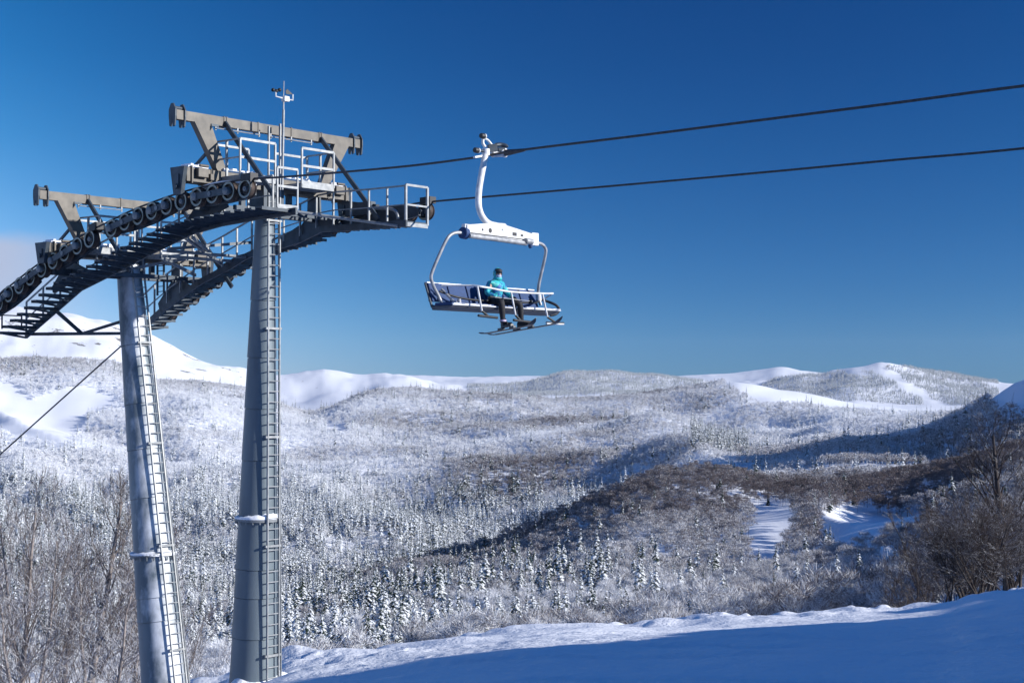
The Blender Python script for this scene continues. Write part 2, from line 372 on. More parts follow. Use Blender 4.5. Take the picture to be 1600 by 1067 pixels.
dn = np.arctan((np.arange(-60, 1662, 3.0) - CU) / F)
thl = np.concatenate([np.linspace(-math.pi, dn[0] - .01, 70), dn, np.linspace(dn[-1] + .004, .75, 70), np.linspace(.77, math.pi, 50)])
rl = np.concatenate([[.3, 1, 2, 4, 6], np.geomspace(8, 110, 230), np.geomspace(112, 15000, 330)])
TH, RL = np.meshgrid(thl, rl); X = RL * np.sin(TH); Y = RL * np.cos(TH); ZZ = height(X, Y)
print('ZRANGE', ZZ.min(), ZZ.max())
nr_, nc = X.shape
vs = np.stack([X.ravel(), Y.ravel(), ZZ.ravel()], 1)
i = np.arange(nr_ - 1)[:, None] * nc + np.arange(nc - 1)[None, :]
fs = np.stack([i, i + nc, i + nc + 1, i + 1], -1).reshape(-1, 4)
me = bpy.data.meshes.new('snow_ground')
me.vertices.add(len(vs)); me.vertices.foreach_set('co', vs.ravel())
me.loops.add(len(fs) * 4); me.loops.foreach_set('vertex_index', fs.ravel().astype(np.int32))
me.polygons.add(len(fs)); me.polygons.foreach_set('loop_start', np.arange(0, len(fs) * 4, 4, dtype=np.int32))
me.polygons.foreach_set('use_smooth', np.ones(len(fs), bool))
me.update(calc_edges=True); me.validate()
me.materials.append(M['snow'])
if me.polygons[1000].normal.z < 0: me.flip_normals()
tag(link(bpy.data.objects.new('snow_ground', me)), kind='structure')
def hz(x, y): return float(height(np.array([float(x)]), np.array([float(y)]))[0])
# ------------------------------------------------------------------ forest
def leaf_mat(name, cols, snow, up_snow=0.0, rough=.8):
    """cols: two bark/needle tones; 'tint' per twig, 'frost' per tree decide how many twigs carry rime."""
    m, n, l, b = newmat(name)
    def mth(op, a, c=None):
        q = n.new('ShaderNodeMath'); q.operation = op
        for i, k in enumerate((a, c)):
            if k is None: continue
            if isinstance(k, (int, float)): q.inputs[i].default_value = k
            else: l.new(k, q.inputs[i])
        return q.outputs[0]
    t = n.new('ShaderNodeAttribute'); t.attribute_name = 'tint'
    fr = n.new('ShaderNodeAttribute'); fr.attribute_type = 'INSTANCER'; fr.attribute_name = 'frost'
    mr = n.new('ShaderNodeMapRange'); mr.inputs[1].default_value = -.12; mr.inputs[2].default_value = .12
    d = mth('SUBTRACT', fr.outputs['Fac'], t.outputs['Fac'])
    if up_snow:
        g = n.new('ShaderNodeNewGeometry'); sp = n.new('ShaderNodeSeparateXYZ'); l.new(g.outputs['Normal'], sp.inputs[0])
        d = mth('ADD', d, mth('MULTIPLY', sp.outputs['Z'], up_snow))
    l.new(d, mr.inputs[0])
    mc = n.new('ShaderNodeMix'); mc.data_type = 'RGBA'; mc.inputs[6].default_value = (*cols[0], 1); mc.inputs[7].default_value = (*cols[1], 1)
    q = mth('FRACT', mth('MULTIPLY', t.outputs['Fac'], 7.31)); l.new(q, mc.inputs[0])
    mx = n.new('ShaderNodeMix'); mx.data_type = 'RGBA'; l.new(mr.outputs[0], mx.inputs[0]); l.new(mc.outputs[2], mx.inputs[6]); mx.inputs[7].default_value = (*snow, 1)
    l.new(mx.outputs[2], b.inputs['Base Color']); b.inputs['Roughness'].default_value = rough; b.inputs['Specular IOR Level'].default_value = .15
    return m
M['frost'] = leaf_mat('frosted_twigs', ((.095, .078, .08), (.175, .145, .148)), (.82, .83, .85))
M['needles'] = leaf_mat('snowy_needles', ((.010, .022, .018), (.03, .05, .035)), (.78, .81, .83), .38)

def mesh_np(name, V, Fc, tint, mat):
    me = bpy.data.meshes.new(name); V = np.asarray(V, np.float32); k = Fc.shape[1]
    me.vertices.add(len(V)); me.vertices.foreach_set('co', V.ravel())
    me.loops.add(Fc.size); me.loops.foreach_set('vertex_index', Fc.ravel().astype(np.int32))
    me.polygons.add(len(Fc)); me.polygons.foreach_set('loop_start', np.arange(0, Fc.size, k, dtype=np.int32))
    me.update(calc_edges=True)
    at_ = me.attributes.new('tint', 'FLOAT', 'FACE'); at_.data.foreach_set('value', np.asarray(tint, np.float32))
    me.materials.append(mat); return me

def blades(P, Q, wd, tip=.15):
    """thin two-triangle-ish twigs from P to Q (arrays) with random roll"""
    n = len(P); d = Q - P; L = np.linalg.norm(d, axis=1, keepdims=True); d = d / L
    r = rng.normal(size=(n, 3)); x = np.cross(d, r); x /= np.linalg.norm(x, axis=1, keepdims=True)
    wd = np.broadcast_to(np.asarray(wd, float), (n,))[:, None]
    V = np.stack([P - x * wd / 2, P + x * wd / 2, Q + x * wd * tip, Q - x * wd * tip], 1).reshape(-1, 3)
    Fc = np.arange(n * 4).reshape(n, 4); return V, Fc

def broadleaf_proto(name, nt, h=12.0, rad=3.6, wd=.12, seed=0, lean=0):
    """a leafless frosted crown: trunk, limbs, and very many fine twigs spread through an uneven dome"""
    P = []; Q = []; W = []; T = []
    def seg(a, b, w_, t_): P.append(a); Q.append(b); W.append(w_); T.append(t_)
    top = np.array([lean, 0, h * .62])
    for k in range(3):
        a = top * k / 3; b = top * (k + 1) / 3; seg(a, b, .34 * (1 - k * .22) * max(1, wd / .12), .45)
    lobes = []
    nl = 9
    for k in range(nl):
        ang = 2 * math.pi * k / nl + rng.uniform(-.5, .5); zz = h * rng.uniform(.50, .86); rr = rad * rng.uniform(.3, .72) * (1.25 - abs(zz / h - .6))
        c = np.array([math.cos(ang) * rr + lean, math.sin(ang) * rr, zz]); lobes.append((c, rng.uniform(.42, .62) * rad))
        s0 = top * rng.uniform(.5, .95); seg(s0, c, .14 * max(1, wd / .12), .5)
    lobes.append((np.array([lean, 0, h * .84]), rad * .5))
    for k in range(nt):
        c, R = lobes[rng.integers(len(lobes))]
        d = rng.normal(size=3); d /= np.linalg.norm(d); d[2] = abs(d[2]) * .9 - .25
        r0 = R * rng.uniform(.15, .8); p = c + d * r0
        q = p + (d * .8 + rng.normal(size=3) * .45 + np.array([0, 0, .45])) * rng.uniform(.5, 1.15) * (R * .42)
        seg(p, q, wd * rng.uniform(.6, 1.3), rng.uniform(0, 1) * .8 + .2 * (1 - r0 / R))
    V, Fc = blades(np.array(P), np.array(Q), np.array(W))
    return mesh_np(name, V, Fc, T, M['frost'])

def conifer_proto(name, tiers, nb, h=15.0, R=2.3, seed=0):
    """a fir under snow: trunk and drooping whorls of boughs, each bough a bent strip with side sprays"""
    V = []; Fq = []; T = []
    def quad(a, b, c, d, t): i = len(V); V.extend([a, b, c, d]); Fq.append((i, i + 1, i + 2, i + 3)); T.append(t)
    for k in range(6):
        a = k * math.pi / 3; b = (k + 1) * math.pi / 3
        quad(np.array([math.cos(a) * .22, math.sin(a) * .22, -.5]), np.array([math.cos(b) * .22, math.sin(b) * .22, -.5]),
             np.array([math.cos(b) * .03, math.sin(b) * .03, h]), np.array([math.cos(a) * .03, math.sin(a) * .03, h]), .9)
    for i in range(tiers):
        f = (i + .3) / tiers; z = h * (.10 + .88 * f ** .93); r = R * (1 - f) ** .8 + .14
        r *= rng.uniform(.82, 1.15)
        m = max(5, int(nb * (1 - f * .55)))
        for k in range(m):
            a = 2 * math.pi * (k + rng.uniform(-.35, .35)) / m + i * 1.3; rr = r * rng.uniform(.7, 1.12)
            o = np.array([math.cos(a), math.sin(a), 0]); s = np.array([-math.sin(a), math.cos(a), 0]); w0 = rr * .46 + .10
            dr = rng.uniform(.30, .62)
            zj = z + rng.uniform(-.5, .5) * h / tiers
            pts = [np.array([0, 0, zj]), o * rr * .45 + np.array([0, 0, zj + .05 * rr - dr * rr * .18]), o * rr * .8 + np.array([0, 0, zj - dr * rr * .55]), o * rr + np.array([0, 0, zj - dr * rr])]
            ws = [.05, w0 * .55, w0 * .5, .04]; t = rng.uniform(.15, 1)
            for q in range(3):
                drop = np.array([0, 0, -.10 * rr - .05])
                for sgn in (-1, 1):
                    a0, a1 = pts[q], pts[q + 1]; b0 = a0 + s * sgn * ws[q] + drop * (ws[q] / w0 + .3); b1 = a1 + s * sgn * ws[q + 1] + drop * (ws[q + 1] / w0 + .3)
                    if sgn < 0: quad(a0, b0, b1, a1, t)
                    else: quad(a0, a1, b1, b0, np.clip(t + rng.uniform(-.2, .2), 0, 1))
    return mesh_np(name, np.array(V), np.array(Fq), T, M['needles'])

PB_FAR = [broadleaf_proto('frosted_far', 230, 12, 4.3, .36, lean=rng.uniform(-.6, .6)) for _ in range(5)]
PB_MID = [broadleaf_proto('frosted_mid', 900, 12, 4.0, .12, lean=rng.uniform(-.6, .6)) for _ in range(5)]
PB_NEAR = [broadleaf_proto('frosted_near', 2600, 12, 4.2, .055, lean=rng.uniform(-.6, .6)) for _ in range(6)]
PC_FAR = [conifer_proto('fir_far', 9, 8, 15, 2.6) for _ in range(4)]
PC_MID = [conifer_proto('fir_mid', 17, 12, 15, 2.6 * rng.uniform(.85, 1.1)) for _ in range(5)]

def inpoly(u, v, poly):
    poly = np.array(poly, float); n = len(poly); c = np.zeros(u.shape, bool); j = n - 1
    for i in range(n):
        xi, yi = poly[i]; xj, yj = poly[j]
        c ^= ((yi > v) != (yj > v)) & (u < (xj - xi) * (v - yi) / (yj - yi + 1e-9) + xi); j = i
    return c
# clearings and meadows: (outline, nearest, farthest)
CLEAR = [
 ([(-60, 585), (25, 600), (55, 628), (95, 612), (140, 605), (184, 618), (180, 632), (138, 652), (128, 676), (98, 705), (60, 690), (-60, 665)], 2300, 4200),
 ([(500, 662), (545, 666), (542, 680), (505, 674)], 2300, 4200),
 ([(1168, 792), (1168, 905), (1208, 905), (1236, 830), (1240, 796)], 400, 1300),
 ([(1268, 806), (1330, 800), (1445, 812), (1445, 842), (1370, 858), (1310, 885), (1288, 860)], 400, 1300),
 ([(1366, 885), (1415, 878), (1412, 915), (1372, 925)], 250, 1100),
 ([(1120, 560), (1250, 560), (1500, 620), (1490, 652), (1400, 647), (1300, 640), (1215, 634), (1165, 622), (1135, 603)], 2900, 4700),
 ([(800, 600), (940, 600), (930, 624), (860, 628), (800, 622)], 3500, 4700),
 ([(1440, 560), (1700, 560), (1700, 650), (1500, 650)], 2900, 4700),
 ([(1530, 575), (1680, 540), (1680, 648), (1580, 640), (1545, 632)], 1900, 2900),
]
def pix(x, y, z): return CU + F * x / y, HOR - z / y * F
def samp(r0, r1, per, u0=-70, u1=1680):
    """uniform over the ground between two distances; per = square metres per tree"""
    t0, t1 = math.atan((u0 - CU) / F), math.atan((u1 - CU) / F)
    n = int(.5 * (t1 - t0) * (r1 ** 2 - r0 ** 2) / per)
    r = np.sqrt(rng.uniform(r0 * r0, r1 * r1, n)); th = rng.uniform(t0, t1, n)
    return r * np.sin(th), r * np.cos(th)
# visibility of the ground by direction: running highest line of sight
dirs = np.arctan((np.arange(-100, 1720, 10.0) - CU) / F); rg = np.geomspace(10, 12000, 420)
HT, HR = np.meshgrid(dirs, rg, indexing='ij')
ES = height(HR * np.sin(HT), HR * np.cos(HT)) / (HR * np.cos(HT)); EM = np.maximum.accumulate(ES, 1)
def visible(x, y, ztop):
    th = np.arctan2(x, y); r = np.hypot(x, y)
    i = np.clip(((np.tan(th) * F + CU + 100) / 10).round().astype(int), 0, len(dirs) - 1)
    j = np.clip(np.searchsorted(rg, r) - 2, 0, len(rg) - 1)
    return ztop / y > EM[i, j] - .0006
def conifer_share(x, y, u, v, r):
    s = np.full(u.shape, .035)
    s = np.where((r > 1350) & (r < 2500) & (u < 1000), .62 * np.clip((v - 735 - np.clip(u - 500, 0, 999) * .06) / 60, 0, 1) + .03, s)
    s = np.where((r > 2200) & (r < 3000) & (np.abs(u - 1125) < 45), .5, s)
    s = np.where((r < 800), np.interp(u, [0, 300, 450, 900, 1050, 1250, 1700], [.30, .45, .72, .62, .24, .09, .05]), s)
    s = np.where((r >= 800) & (r < 1350), np.interp(u, [0, 480, 700, 1000, 1400], [.55, .45, .16, .05, .02]), s)
    clump = fbm(x / 70, y / 70, 55, 2)
    return np.clip(s * (1 + 1.5 * clump), 0, 1)
def frostiness(x, y, u, v, r):
    f = np.interp(r, [200, 500, 900, 1200, 1500, 2200, 3200, 4000], [.56, .55, .48, .37, .66, .92, .90, .80])
    f = f + .30 * fbm(x / 170, y / 170, 66, 3)
    f = f - .34 * np.exp(-((u - 860) / 260) ** 2) * np.clip(1 + 2.2 * fbm(x / 300, y / 300, 67, 2), 0, 2) * (r > 2100) * (r < 4200)
    f = f - .16 * np.clip((u - 1000) / 400, 0, 1) * (r < 3000)
    crest = (r > 1120) & (r < 1350); f = f - .07 * crest * (u > 520)
    f = f + .14 * np.clip((560 - u) / 150, 0, 1) * (r < 1350) - .08 * np.clip((u - 560) / 150, 0, 1) * (r > 950) * (r < 1350)
    f = f - .16 * ((r > 3600) & (r < 4300) & (u < 800))
    f = f - .15 * ((r > 1700) & (r < 2400) & (u > 1150))
    return np.clip(f + rng.normal(size=u.shape) * .07, .02, .97)
allp = []
for r0, r1, per in ((150, 450, 30), (450, 1350, 44), (1350, 2500, 46), (2500, 4300, 62)):
    x, y = samp(r0, r1, per)
    z = height(x, y); u, v = pix(x, y, z); r = np.hypot(x, y)
    keep = visible(x, y, z + 12)
    ju = u + 16 * fbm(x / 60, y / 60, 71, 3); jv = v + 7 * fbm(x / 60, y / 60, 72, 3)
    for poly, a, b in CLEAR: keep &= ~(inpoly(ju, jv, poly) & (r > a) & (r < b))
    # wood edge above the tree line, thin gaps
    keep &= (fbm(x / 45, y / 45, 91, 3) > -.62)
    keep &= ~((r > 1480) & (r < 1850) & (u > 1165) & (v < 768) & (u < 1580) & (v > 728) & (fbm(x / 60, y / 60, 12, 2) > -.6))
    keep &= r > 215 + 40 * (fbm(x / 40, y / 40, 19, 2))
    x, y, z, u, v, r = [q[keep] for q in (x, y, z, u, v, r)]
    con = rng.uniform(size=u.shape) < conifer_share(x, y, u, v, r)
    fr = frostiness(x, y, u, v, r); fr = np.where(con, fr - .16, fr)
    sc = rng.uniform(.62, 1.12, u.shape) * (1 + .35 * fbm(x / 60, y / 60, 88, 2)) * np.where(con, rng.uniform(.65, 1.25, u.shape) * np.interp(r, [200, 300, 420, 800, 1300, 1400], [.55, .75, 1.05, 1.2, 1.05, 1.6]), 1)
    allp.append(np.stack([x, y, z, u, v, r, con, fr, sc], 1))
P = np.concatenate(allp); del allp
# trees on the far mountains: whole right-hand massif and the wooded knoll
x, y = samp(4900, 6500, 85, 690, 1680); z = height(x, y); u, v = pix(x, y, z); r = np.hypot(x, y)
wood = ((u > 730) & (u < 1100)) | ((u > 1190) & (u < 1560) & (fbm(x / 240, y / 500, 33, 3) > -.42) & (v > 577 + 5 * np.sin(u / 23)) & ~((np.abs(u - 1395 - (v - 590) * 1.6) < 13 + 5 * np.sin(v / 4)) & (v < 640)))
keep = wood & visible(x, y, z + 12)
Pm = np.stack([x, y, z, u, v, r, np.ones_like(x), np.full_like(x, .66), rng.uniform(.55, .95, x.shape)], 1)[keep]
P = np.concatenate([P, Pm]); print('TREES', len(P), int(P[:, 6].sum()))

# the trees that show largest stand alone; the rest of each kind is one wood
def split(con, n):
    idx = np.where(P[:, 6] == con)[0]
    hgt = (15 if con else 12) * P[idx, 8] / P[idx, 5] * F
    vv = P[idx, 4] - hgt * .5
    ok = (P[idx, 3] > 5) & (P[idx, 3] < 1595) & (vv < 1050) & visible(P[idx, 0], P[idx, 1], P[idx, 2] + 6 * P[idx, 8])
    o = idx[ok][np.argsort(-hgt[ok])][:n]; return o, np.setdiff1d(idx, o)
con_i, con_rest = split(1, 300); dec_i, dec_rest = split(0, 300)
def zone(u): return 0 if u < 450 else 1 if u < 750 else 2 if u < 1100 else 3
CL = ['snow laden fir in the valley wood behind the pylon columns', 'snow laden fir just beyond the piste edge right of the pylon',
      'snow laden fir in the wood below the chairlift seat', 'snow laden fir standing among bare trees on the right slope']
DL = ['frosted leafless tree in the valley wood behind the pylon columns', 'frosted leafless tree beyond the piste edge right of the pylon',
      'frosted leafless tree in the wood below the chairlift seat', 'frosted leafless tree on the right hand slope below the meadow']
GR = ['valley wood behind the pylon', 'valley wood right of the pylon', 'valley wood below the chair', 'wood on the right hand slope']
for ids, protos, nm, labs, cat in ((con_i, PC_MID, 'snowy_fir', CL, 'fir tree'), (dec_i, PB_NEAR, 'frosted_tree', DL, 'leafless tree')):
    for i in ids:
        x, y, z, u, v, r, c, fr, sc = P[i]
        o = bpy.data.objects.new(nm, protos[rng.integers(len(protos))]); scene.collection.objects.link(o)
        o.location = (x, y, z - .2); o.rotation_euler = (rng.normal() * .03, rng.normal() * .03, rng.uniform(0, 6.28)); o.scale = (sc * rng.uniform(.9, 1.15),) * 2 + (sc,)
        k = zone(u); tag(o, labs[k], cat, ('firs in the ' if c else 'leafless trees in the ') + GR[k]); o['frost'] = float(fr)

def scatter(name, ids, protos, label, cat):
    col = bpy.data.collections.new(name + '_kinds')
    for k_, m_ in enumerate(protos): col.objects.link(bpy.data.objects.new('%s_kind_%02d' % (name, k_), m_))
    me = bpy.data.meshes.new(name); me.from_pydata(P[ids, :3].astype(float).tolist(), [], [])
    n = len(ids)
    for nm, tp, val in (('frost', 'FLOAT', P[ids, 7]), ('scl', 'FLOAT', P[ids, 8]), ('rot', 'FLOAT', rng.uniform(0, 6.28, n)), ('pick', 'INT', np.where(P[ids, 5] < 650, rng.integers(5, 11, n), rng.integers(0, 5, n)) if len(protos) == 11 else rng.integers(0, len(protos), n))):
        a = me.attributes.new(nm, tp, 'POINT'); a.data.foreach_set('value', val.astype(np.float32 if tp == 'FLOAT' else np.int32))
    o = link(bpy.data.objects.new(name, me)); tag(o, label, cat, kind='stuff')
    g = bpy.data.node_groups.new(name, 'GeometryNodeTree'); nd = g.nodes; lk = g.links
    g.interface.new_socket('Geometry', in_out='INPUT', socket_type='NodeSocketGeometry'); g.interface.new_socket('Geometry', in_out='OUTPUT', socket_type='NodeSocketGeometry')
    gi = nd.new('NodeGroupInput'); go = nd.new('NodeGroupOutput'); ip = nd.new('GeometryNodeInstanceOnPoints'); ci = nd.new('GeometryNodeCollectionInfo')
    ci.inputs['Collection'].default_value = col; ci.inputs['Separate Children'].default_value = True; ci.inputs['Reset Children'].default_value = True
    def attr(nm, tp='FLOAT'):
        a = nd.new('GeometryNodeInputNamedAttribute'); a.data_type = tp; a.inputs['Name'].default_value = nm; return a.outputs['Attribute']
    mpt = nd.new('GeometryNodeMeshToPoints')
    lk.new(gi.outputs[0], mpt.inputs['Mesh']); lk.new(mpt.outputs[0], ip.inputs['Points']); lk.new(ci.outputs[0], ip.inputs['Instance'])
    ip.inputs['Pick Instance'].default_value = True; lk.new(attr('pick', 'INT'), ip.inputs['Instance Index'])
    cx = nd.new('ShaderNodeCombineXYZ'); lk.new(attr('rot'), cx.inputs[2]); lk.new(cx.outputs[0], ip.inputs['Rotation'])
    lk.new(attr('scl'), ip.inputs['Scale']); lk.new(ip.outputs[0], go.inputs[0])
    md = o.modifiers.new('wood', 'NODES'); md.node_group = g
    return o
mid = lambda a: a[(P[a, 5] < 1350) & (P[a, 5] > 620)]; front = lambda a: a[P[a, 5] <= 620]; near = lambda a: a[P[a, 5] < 1350]; farr = lambda a: a[P[a, 5] >= 1350]
scatter('leafless_wood', near(dec_rest), PB_MID + PB_NEAR, 'frosted leafless woodland covering the brown ridge beyond the piste', 'woodland')
scatter('hillside_wood', farr(dec_rest), PB_FAR, 'pale frosted woodland covering the broad hillside across the valley', 'woodland')
scatter('fir_wood', near(con_rest), PC_MID, 'snowy fir stands scattered over the ridge beyond the piste', 'woodland')
scatter('hillside_fir_wood', farr(con_rest), PC_FAR, 'dense snowy fir stands on the lower far hillside', 'woodland')
# ------------------------------------------------------------------ chairlift pylon
TC = 2.3                                   # centre line between the two ropes
LIFT = empty('lift_pylon', st(9.1, TC, -6.7))
tag(LIFT, 'grey twin column chairlift pylon with ladders, walkways and wheel trains', 'lift pylon')
G = 'galv'
# --- columns: tapered tubes in flanged sections
def column(s0, z0, r0, s1, z1, r1, flange_z, joints, snowside, mt):
    m = MB(); a = st(s0, TC, z0); b = st(s1, TC, z1); d = b - a; ax = d.normalized(); L = d.length
    prof_ = []; zs = sorted([z0] + joints + [z1])
    for p, q in zip(zs[:-1], zs[1:]):
        for zz, e in ((p, .012), (q - .015, .0)):
            t = (zz - z0) / (z1 - z0); prof_.append((t * L, r0 + (r1 - r0) * t + e))
        t = (q - .015 - z0) / (z1 - z0); prof_.append((t * L + .002, r0 + (r1 - r0) * t - .02)); prof_.append((t * L + .014, r0 + (r1 - r0) * t - .02))
    prof_.append((L, .01)); m.lathe(a, ax, prof_, 48)
    o = m.build('column', [mt, M['galv']], LIFT, smooth=40)
    rad = lambda z: r0 + (r1 - r0) * (z - z0) / (z1 - z0); cen = lambda z: a + d * ((z - z0) / (z1 - z0))
    # bolted flange with its lying snow
    f = MB(); r = rad(flange_z); c = cen(flange_z)
    f.lathe(c, ax, [(-.07, r), (-.07, r + .09), (-.01, r + .09), (-.01, r + .005)], 40)
    for k in range(20):
        th = 2 * math.pi * k / 20; p = c + D * math.cos(th) * (r + .07) + N * math.sin(th) * (r + .07)
        f.tube([p - Z * .13, p + Z * .02], .018, 6)
    f.build('flange', M['galv'], o, smooth=40)
    sn = MB(); base = len(sn.v); nseg = 36
    for k in range(nseg):
        th = 2 * math.pi * k / nseg; dr = D * math.cos(th) + N * math.sin(th)
        side = max(0, dr.dot(snowside)); hh = .02 + .07 * (.3 + .7 * side) * (1 + .25 * math.sin(k * 2.3) + .5 * float(fbm(np.array([k * .37]), np.array([flange_z]), 4, 3)[0]))
        for rr_, h_ in ((r - .03, -.01), (r + .09, -.02), (r + .095, hh * .45), (r + .06, hh * .85), (r - .03, hh * 1.15)):
            sn.v.append(c + dr * rr_ + Z * h_)
    for k in range(nseg):
        k2 = (k + 1) % nseg
        for j in range(4): sn.f.append([base + k * 5 + j, base + k2 * 5 + j, base + k2 * 5 + j + 1, base + k * 5 + j + 1]); sn.m.append(0)
    sn.build('snow_cap', M['snowcap'], o, smooth=60)
    return o, rad, cen
zb1 = at(397, 1060, 36.6).z - .5
def zat(v, Y): return at(800, v, Y).z
col1, rad1, cen1 = column(9.07, zb1, .565, 8.73, 4.5, .20, zat(808, 36.5), [zat(v, 36.5) for v in (994, 931, 887, 718, 638, 559, 470)], -D, M['column1'])
col2, rad2, cen2 = column(11.95, -9.4, .60, 13.86, 3.2, .285, zat(864, 39.0), [zat(v, 39.2) for v in (966, 930, 778, 703, 632, 540)], -D, M['column2'])
# --- ladders
def ladder(cen, rad, z0, z1, off, parent, top_extra=0):
    m = MB(); w_ = .17; up = []
    def c(z): return cen(z) - D * off(z)
    zs = np.linspace(z0, z1, 24)
    for sgn in (-1, 1):
        pts = [c(z) + N * sgn * w_ for z in zs]
        if top_extra and sgn < 0: pts.append(pts[-1] + Z * top_extra * .9)
        if top_extra and sgn > 0: pts.append(pts[-1] + Z * top_extra)
        for p, q in zip(pts[:-1], pts[1:]): m.bar(p, q, .028, .05, up=D)
    z = z0 + .1
    while z < z1:
        m.tube([c(z) - N * w_, c(z) + N * w_], .014, 6); z += .238
    z = z0 + .6
    while z < z1 - .3:           # stand-offs
        for sgn in (-1, 1):
            p = c(z) + N * sgn * w_; q = cen(z) + N * sgn * w_ * .8 - D * (rad(z) * .85)
            m.bar(p, q, .04, .05)
        m.bar(c(z) - N * (w_ + .06), c(z) + N * (w_ + .06), .035, .05); z += 2.45
    return m.build('ladder', M['rail'], parent)
ladder(cen1, rad1, zb1 + .5, 5.0, lambda z: rad1(z) + .085, LIFT, 1.0)
ladder(cen2, rad2, -9.3, 3.4, lambda z: rad2(z) + .085, LIFT, .9)
# lit conduit run beside the ladder
for cen, rad, z0, z1 in ((cen1, rad1, zb1 + .5, 3.9), (cen2, rad2, -9.3, 2.8)):
    m = MB(); zs = np.linspace(z0, z1, 14)
    f = lambda z: cen(z) - D * (rad(z) * .93 + .05) + N * (rad(z) * .38 + .1)
    m.tube([f(z) for z in zs], .022, 6); m.build('conduit', M['rail'], LIFT, smooth=60)

# --- wheel trains
R_S = .205
def sheave_mesh():
    m = MB(); R = R_S; w_ = .075
    # material 0 rubber, 1 rim ring, 2 hub steel, 3 dark web
    m.lathe((0, 0, 0), N, [(-w_, R * .76), (-w_, R * .84), (-w_ - .006, R * .98), (-w_ + .012, R * 1.02), (-w_ * .55, R * .90), (w_ * .55, R * .90), (w_ - .012, R * 1.02), (w_ + .006, R * .98), (w_, R * .80), (w_, R * .70)], 28,
            [1, 1, 0, 0, 0, 0, 0, 1, 1])
    m.lathe((0, 0, 0), N, [(-w_, R * .76), (-w_ * .35, R * .70), (-w_ * .35, R * .28), (-w_ - .01, R * .24), (-w_ - .015, R * .01)], 28, [3, 3, 2, 2])
    m.lathe((0, 0, 0), N, [(w_, R * .70), (w_ * .35, R * .66), (w_ * .35, R * .28), (w_ + .01, R * .24), (w_ + .015, R * .01)], 28, [3, 3, 2, 2])
    for k in range(6):
        th = k * math.pi / 3; p = (D * math.cos(th) + Z * math.sin(th)) * R * .46 - N * w_ * .4
        m.tube([p + N * .01, p - N * .018], .014, 6)
    return m.mesh('sheave', [M['rubber'], M['ring'], M['galv'], M['black']], smooth=35)
SM = sheave_mesh()
near_px = [(386.5, 295.5), (360.5, 299.5), (335.5, 303.7), (311, 308.5), (286.5, 315), (264, 322), (241, 330), (219.5, 338), (198.5, 347), (178, 357), (143.5, 374), (124.5, 384.7), (104.5, 395.5), (86.6, 407.8), (68.8, 420.6), (51, 433.5), (34, 446.5), (17.5, 459.5), (1.5, 473.5), (-14, 487.5)]
far_px = [(665.5, 330.5), (640, 334), (614, 337.5), (589, 341), (564, 346), (540, 350.5), (516.5, 356.5), (494, 362.5), (471.5, 369.5), (449, 378), (410, 397), (391.5, 408), (373, 419), (355, 428.5), (337.5, 439), (318, 451.5), (301, 464.5), (285, 475.5), (267, 489), (249.5, 501)]
def train(pts, t, side):
    g = MB(); C_ = [onT(u, v, t) for u, v in pts]; up = []
    T2 = N * side                      # girder lies on the inner side
    inner = [c + T2 * .20 - Z * .04 for c in C_]
    for a, b in ((0, 4), (5, 9), (10, 14), (15, 19)):
        pa, pb = inner[a], inner[b]; mid = inner[(a + b) // 2]
        # arched girder: deep in the middle, shallow at the ends
        dd = (pb - pa).normalized(); y = N.cross(dd); y = y if y.z > 0 else -y
        poly = [pa - y * .07, pa + y * .10, mid + y * .24 - dd * .35, mid + y * .24 + dd * .35, pb + y * .10, pb - y * .07, mid - y * .16 + dd * .3, mid - y * .16 - dd * .3]
        g.prism(poly, N * .09)
    for k in range(0, 20, 2):          # rockers joining wheel pairs, inside
        a, b = inner[k] - T2 * .07, inner[k + 1] - T2 * .07
        dd = (b - a).normalized(); g.bar(a - dd * .05, b + dd * .05, .02, .16, up=N.cross(dd))
    o = g.build('wheel_train', [M['dark_steel']], LIFT)
    for c in C_:
        w = bpy.data.objects.new('sheave', SM); link(w); w.parent = o; w.location = c - WO[LIFT]
    # outer rocker plates with round bosses
    for a, b in ((1, 3), (5, 6), (7, 9), (11, 13), (14, 16), (17, 18)):
        r_ = MB(); pa = C_[a] - T2 * .13; pb = C_[b] - T2 * .13; dd = (pb - pa).normalized()
        r_.bar(pa + dd * .06, pb - dd * .06, .03, .135, up=N.cross(dd))
        r_.cur = 1
        for p in (pa, pb): r_.lathe(p, -T2, [(-.05, .085), (.03, .085), (.05, .06), (.055, .001)], 16)
        mid_ = (pa + pb) / 2; r_.lathe(mid_, -T2, [(.0, .05), (.035, .05), (.036, .001)], 12)
        r_.build('rocker_plate', [M['dark_steel'], M['galv']], o, smooth=35)
    # axles
    ax = MB()
    for c in C_: ax.tube([c - N * .10, c + N * .22 * side if side > 0 else c - N * .22], .025, 8)
    ax.build('axles', M['galv'], o)
    # cable catcher at the top end and hanging loops at the outside
    k_ = MB(); c = C_[0]; dd = (C_[0] - C_[1]).normalized()
    k_.box(c + Z * .24 + dd * .06, dd * .16, N * .10, Z * .075); k_.bar(c + dd * .23 - N * .1, c + dd * .23 - N * .1 + Z * .3, .02, .05)
    c = C_[9]; dd = (C_[10] - C_[9]).normalized(); c2 = C_[10]
    k_.box(c2 + Z * .24 - dd * .1 + T2 * .05, dd * .13, N * .13, Z * .09)
    k_.build('rope_catcher', M['black'], o)
    return o, C_
tr_near, CN_ = train(near_px, 0, 1)
tr_far, CF_ = train(far_px, 2 * TC, -1)
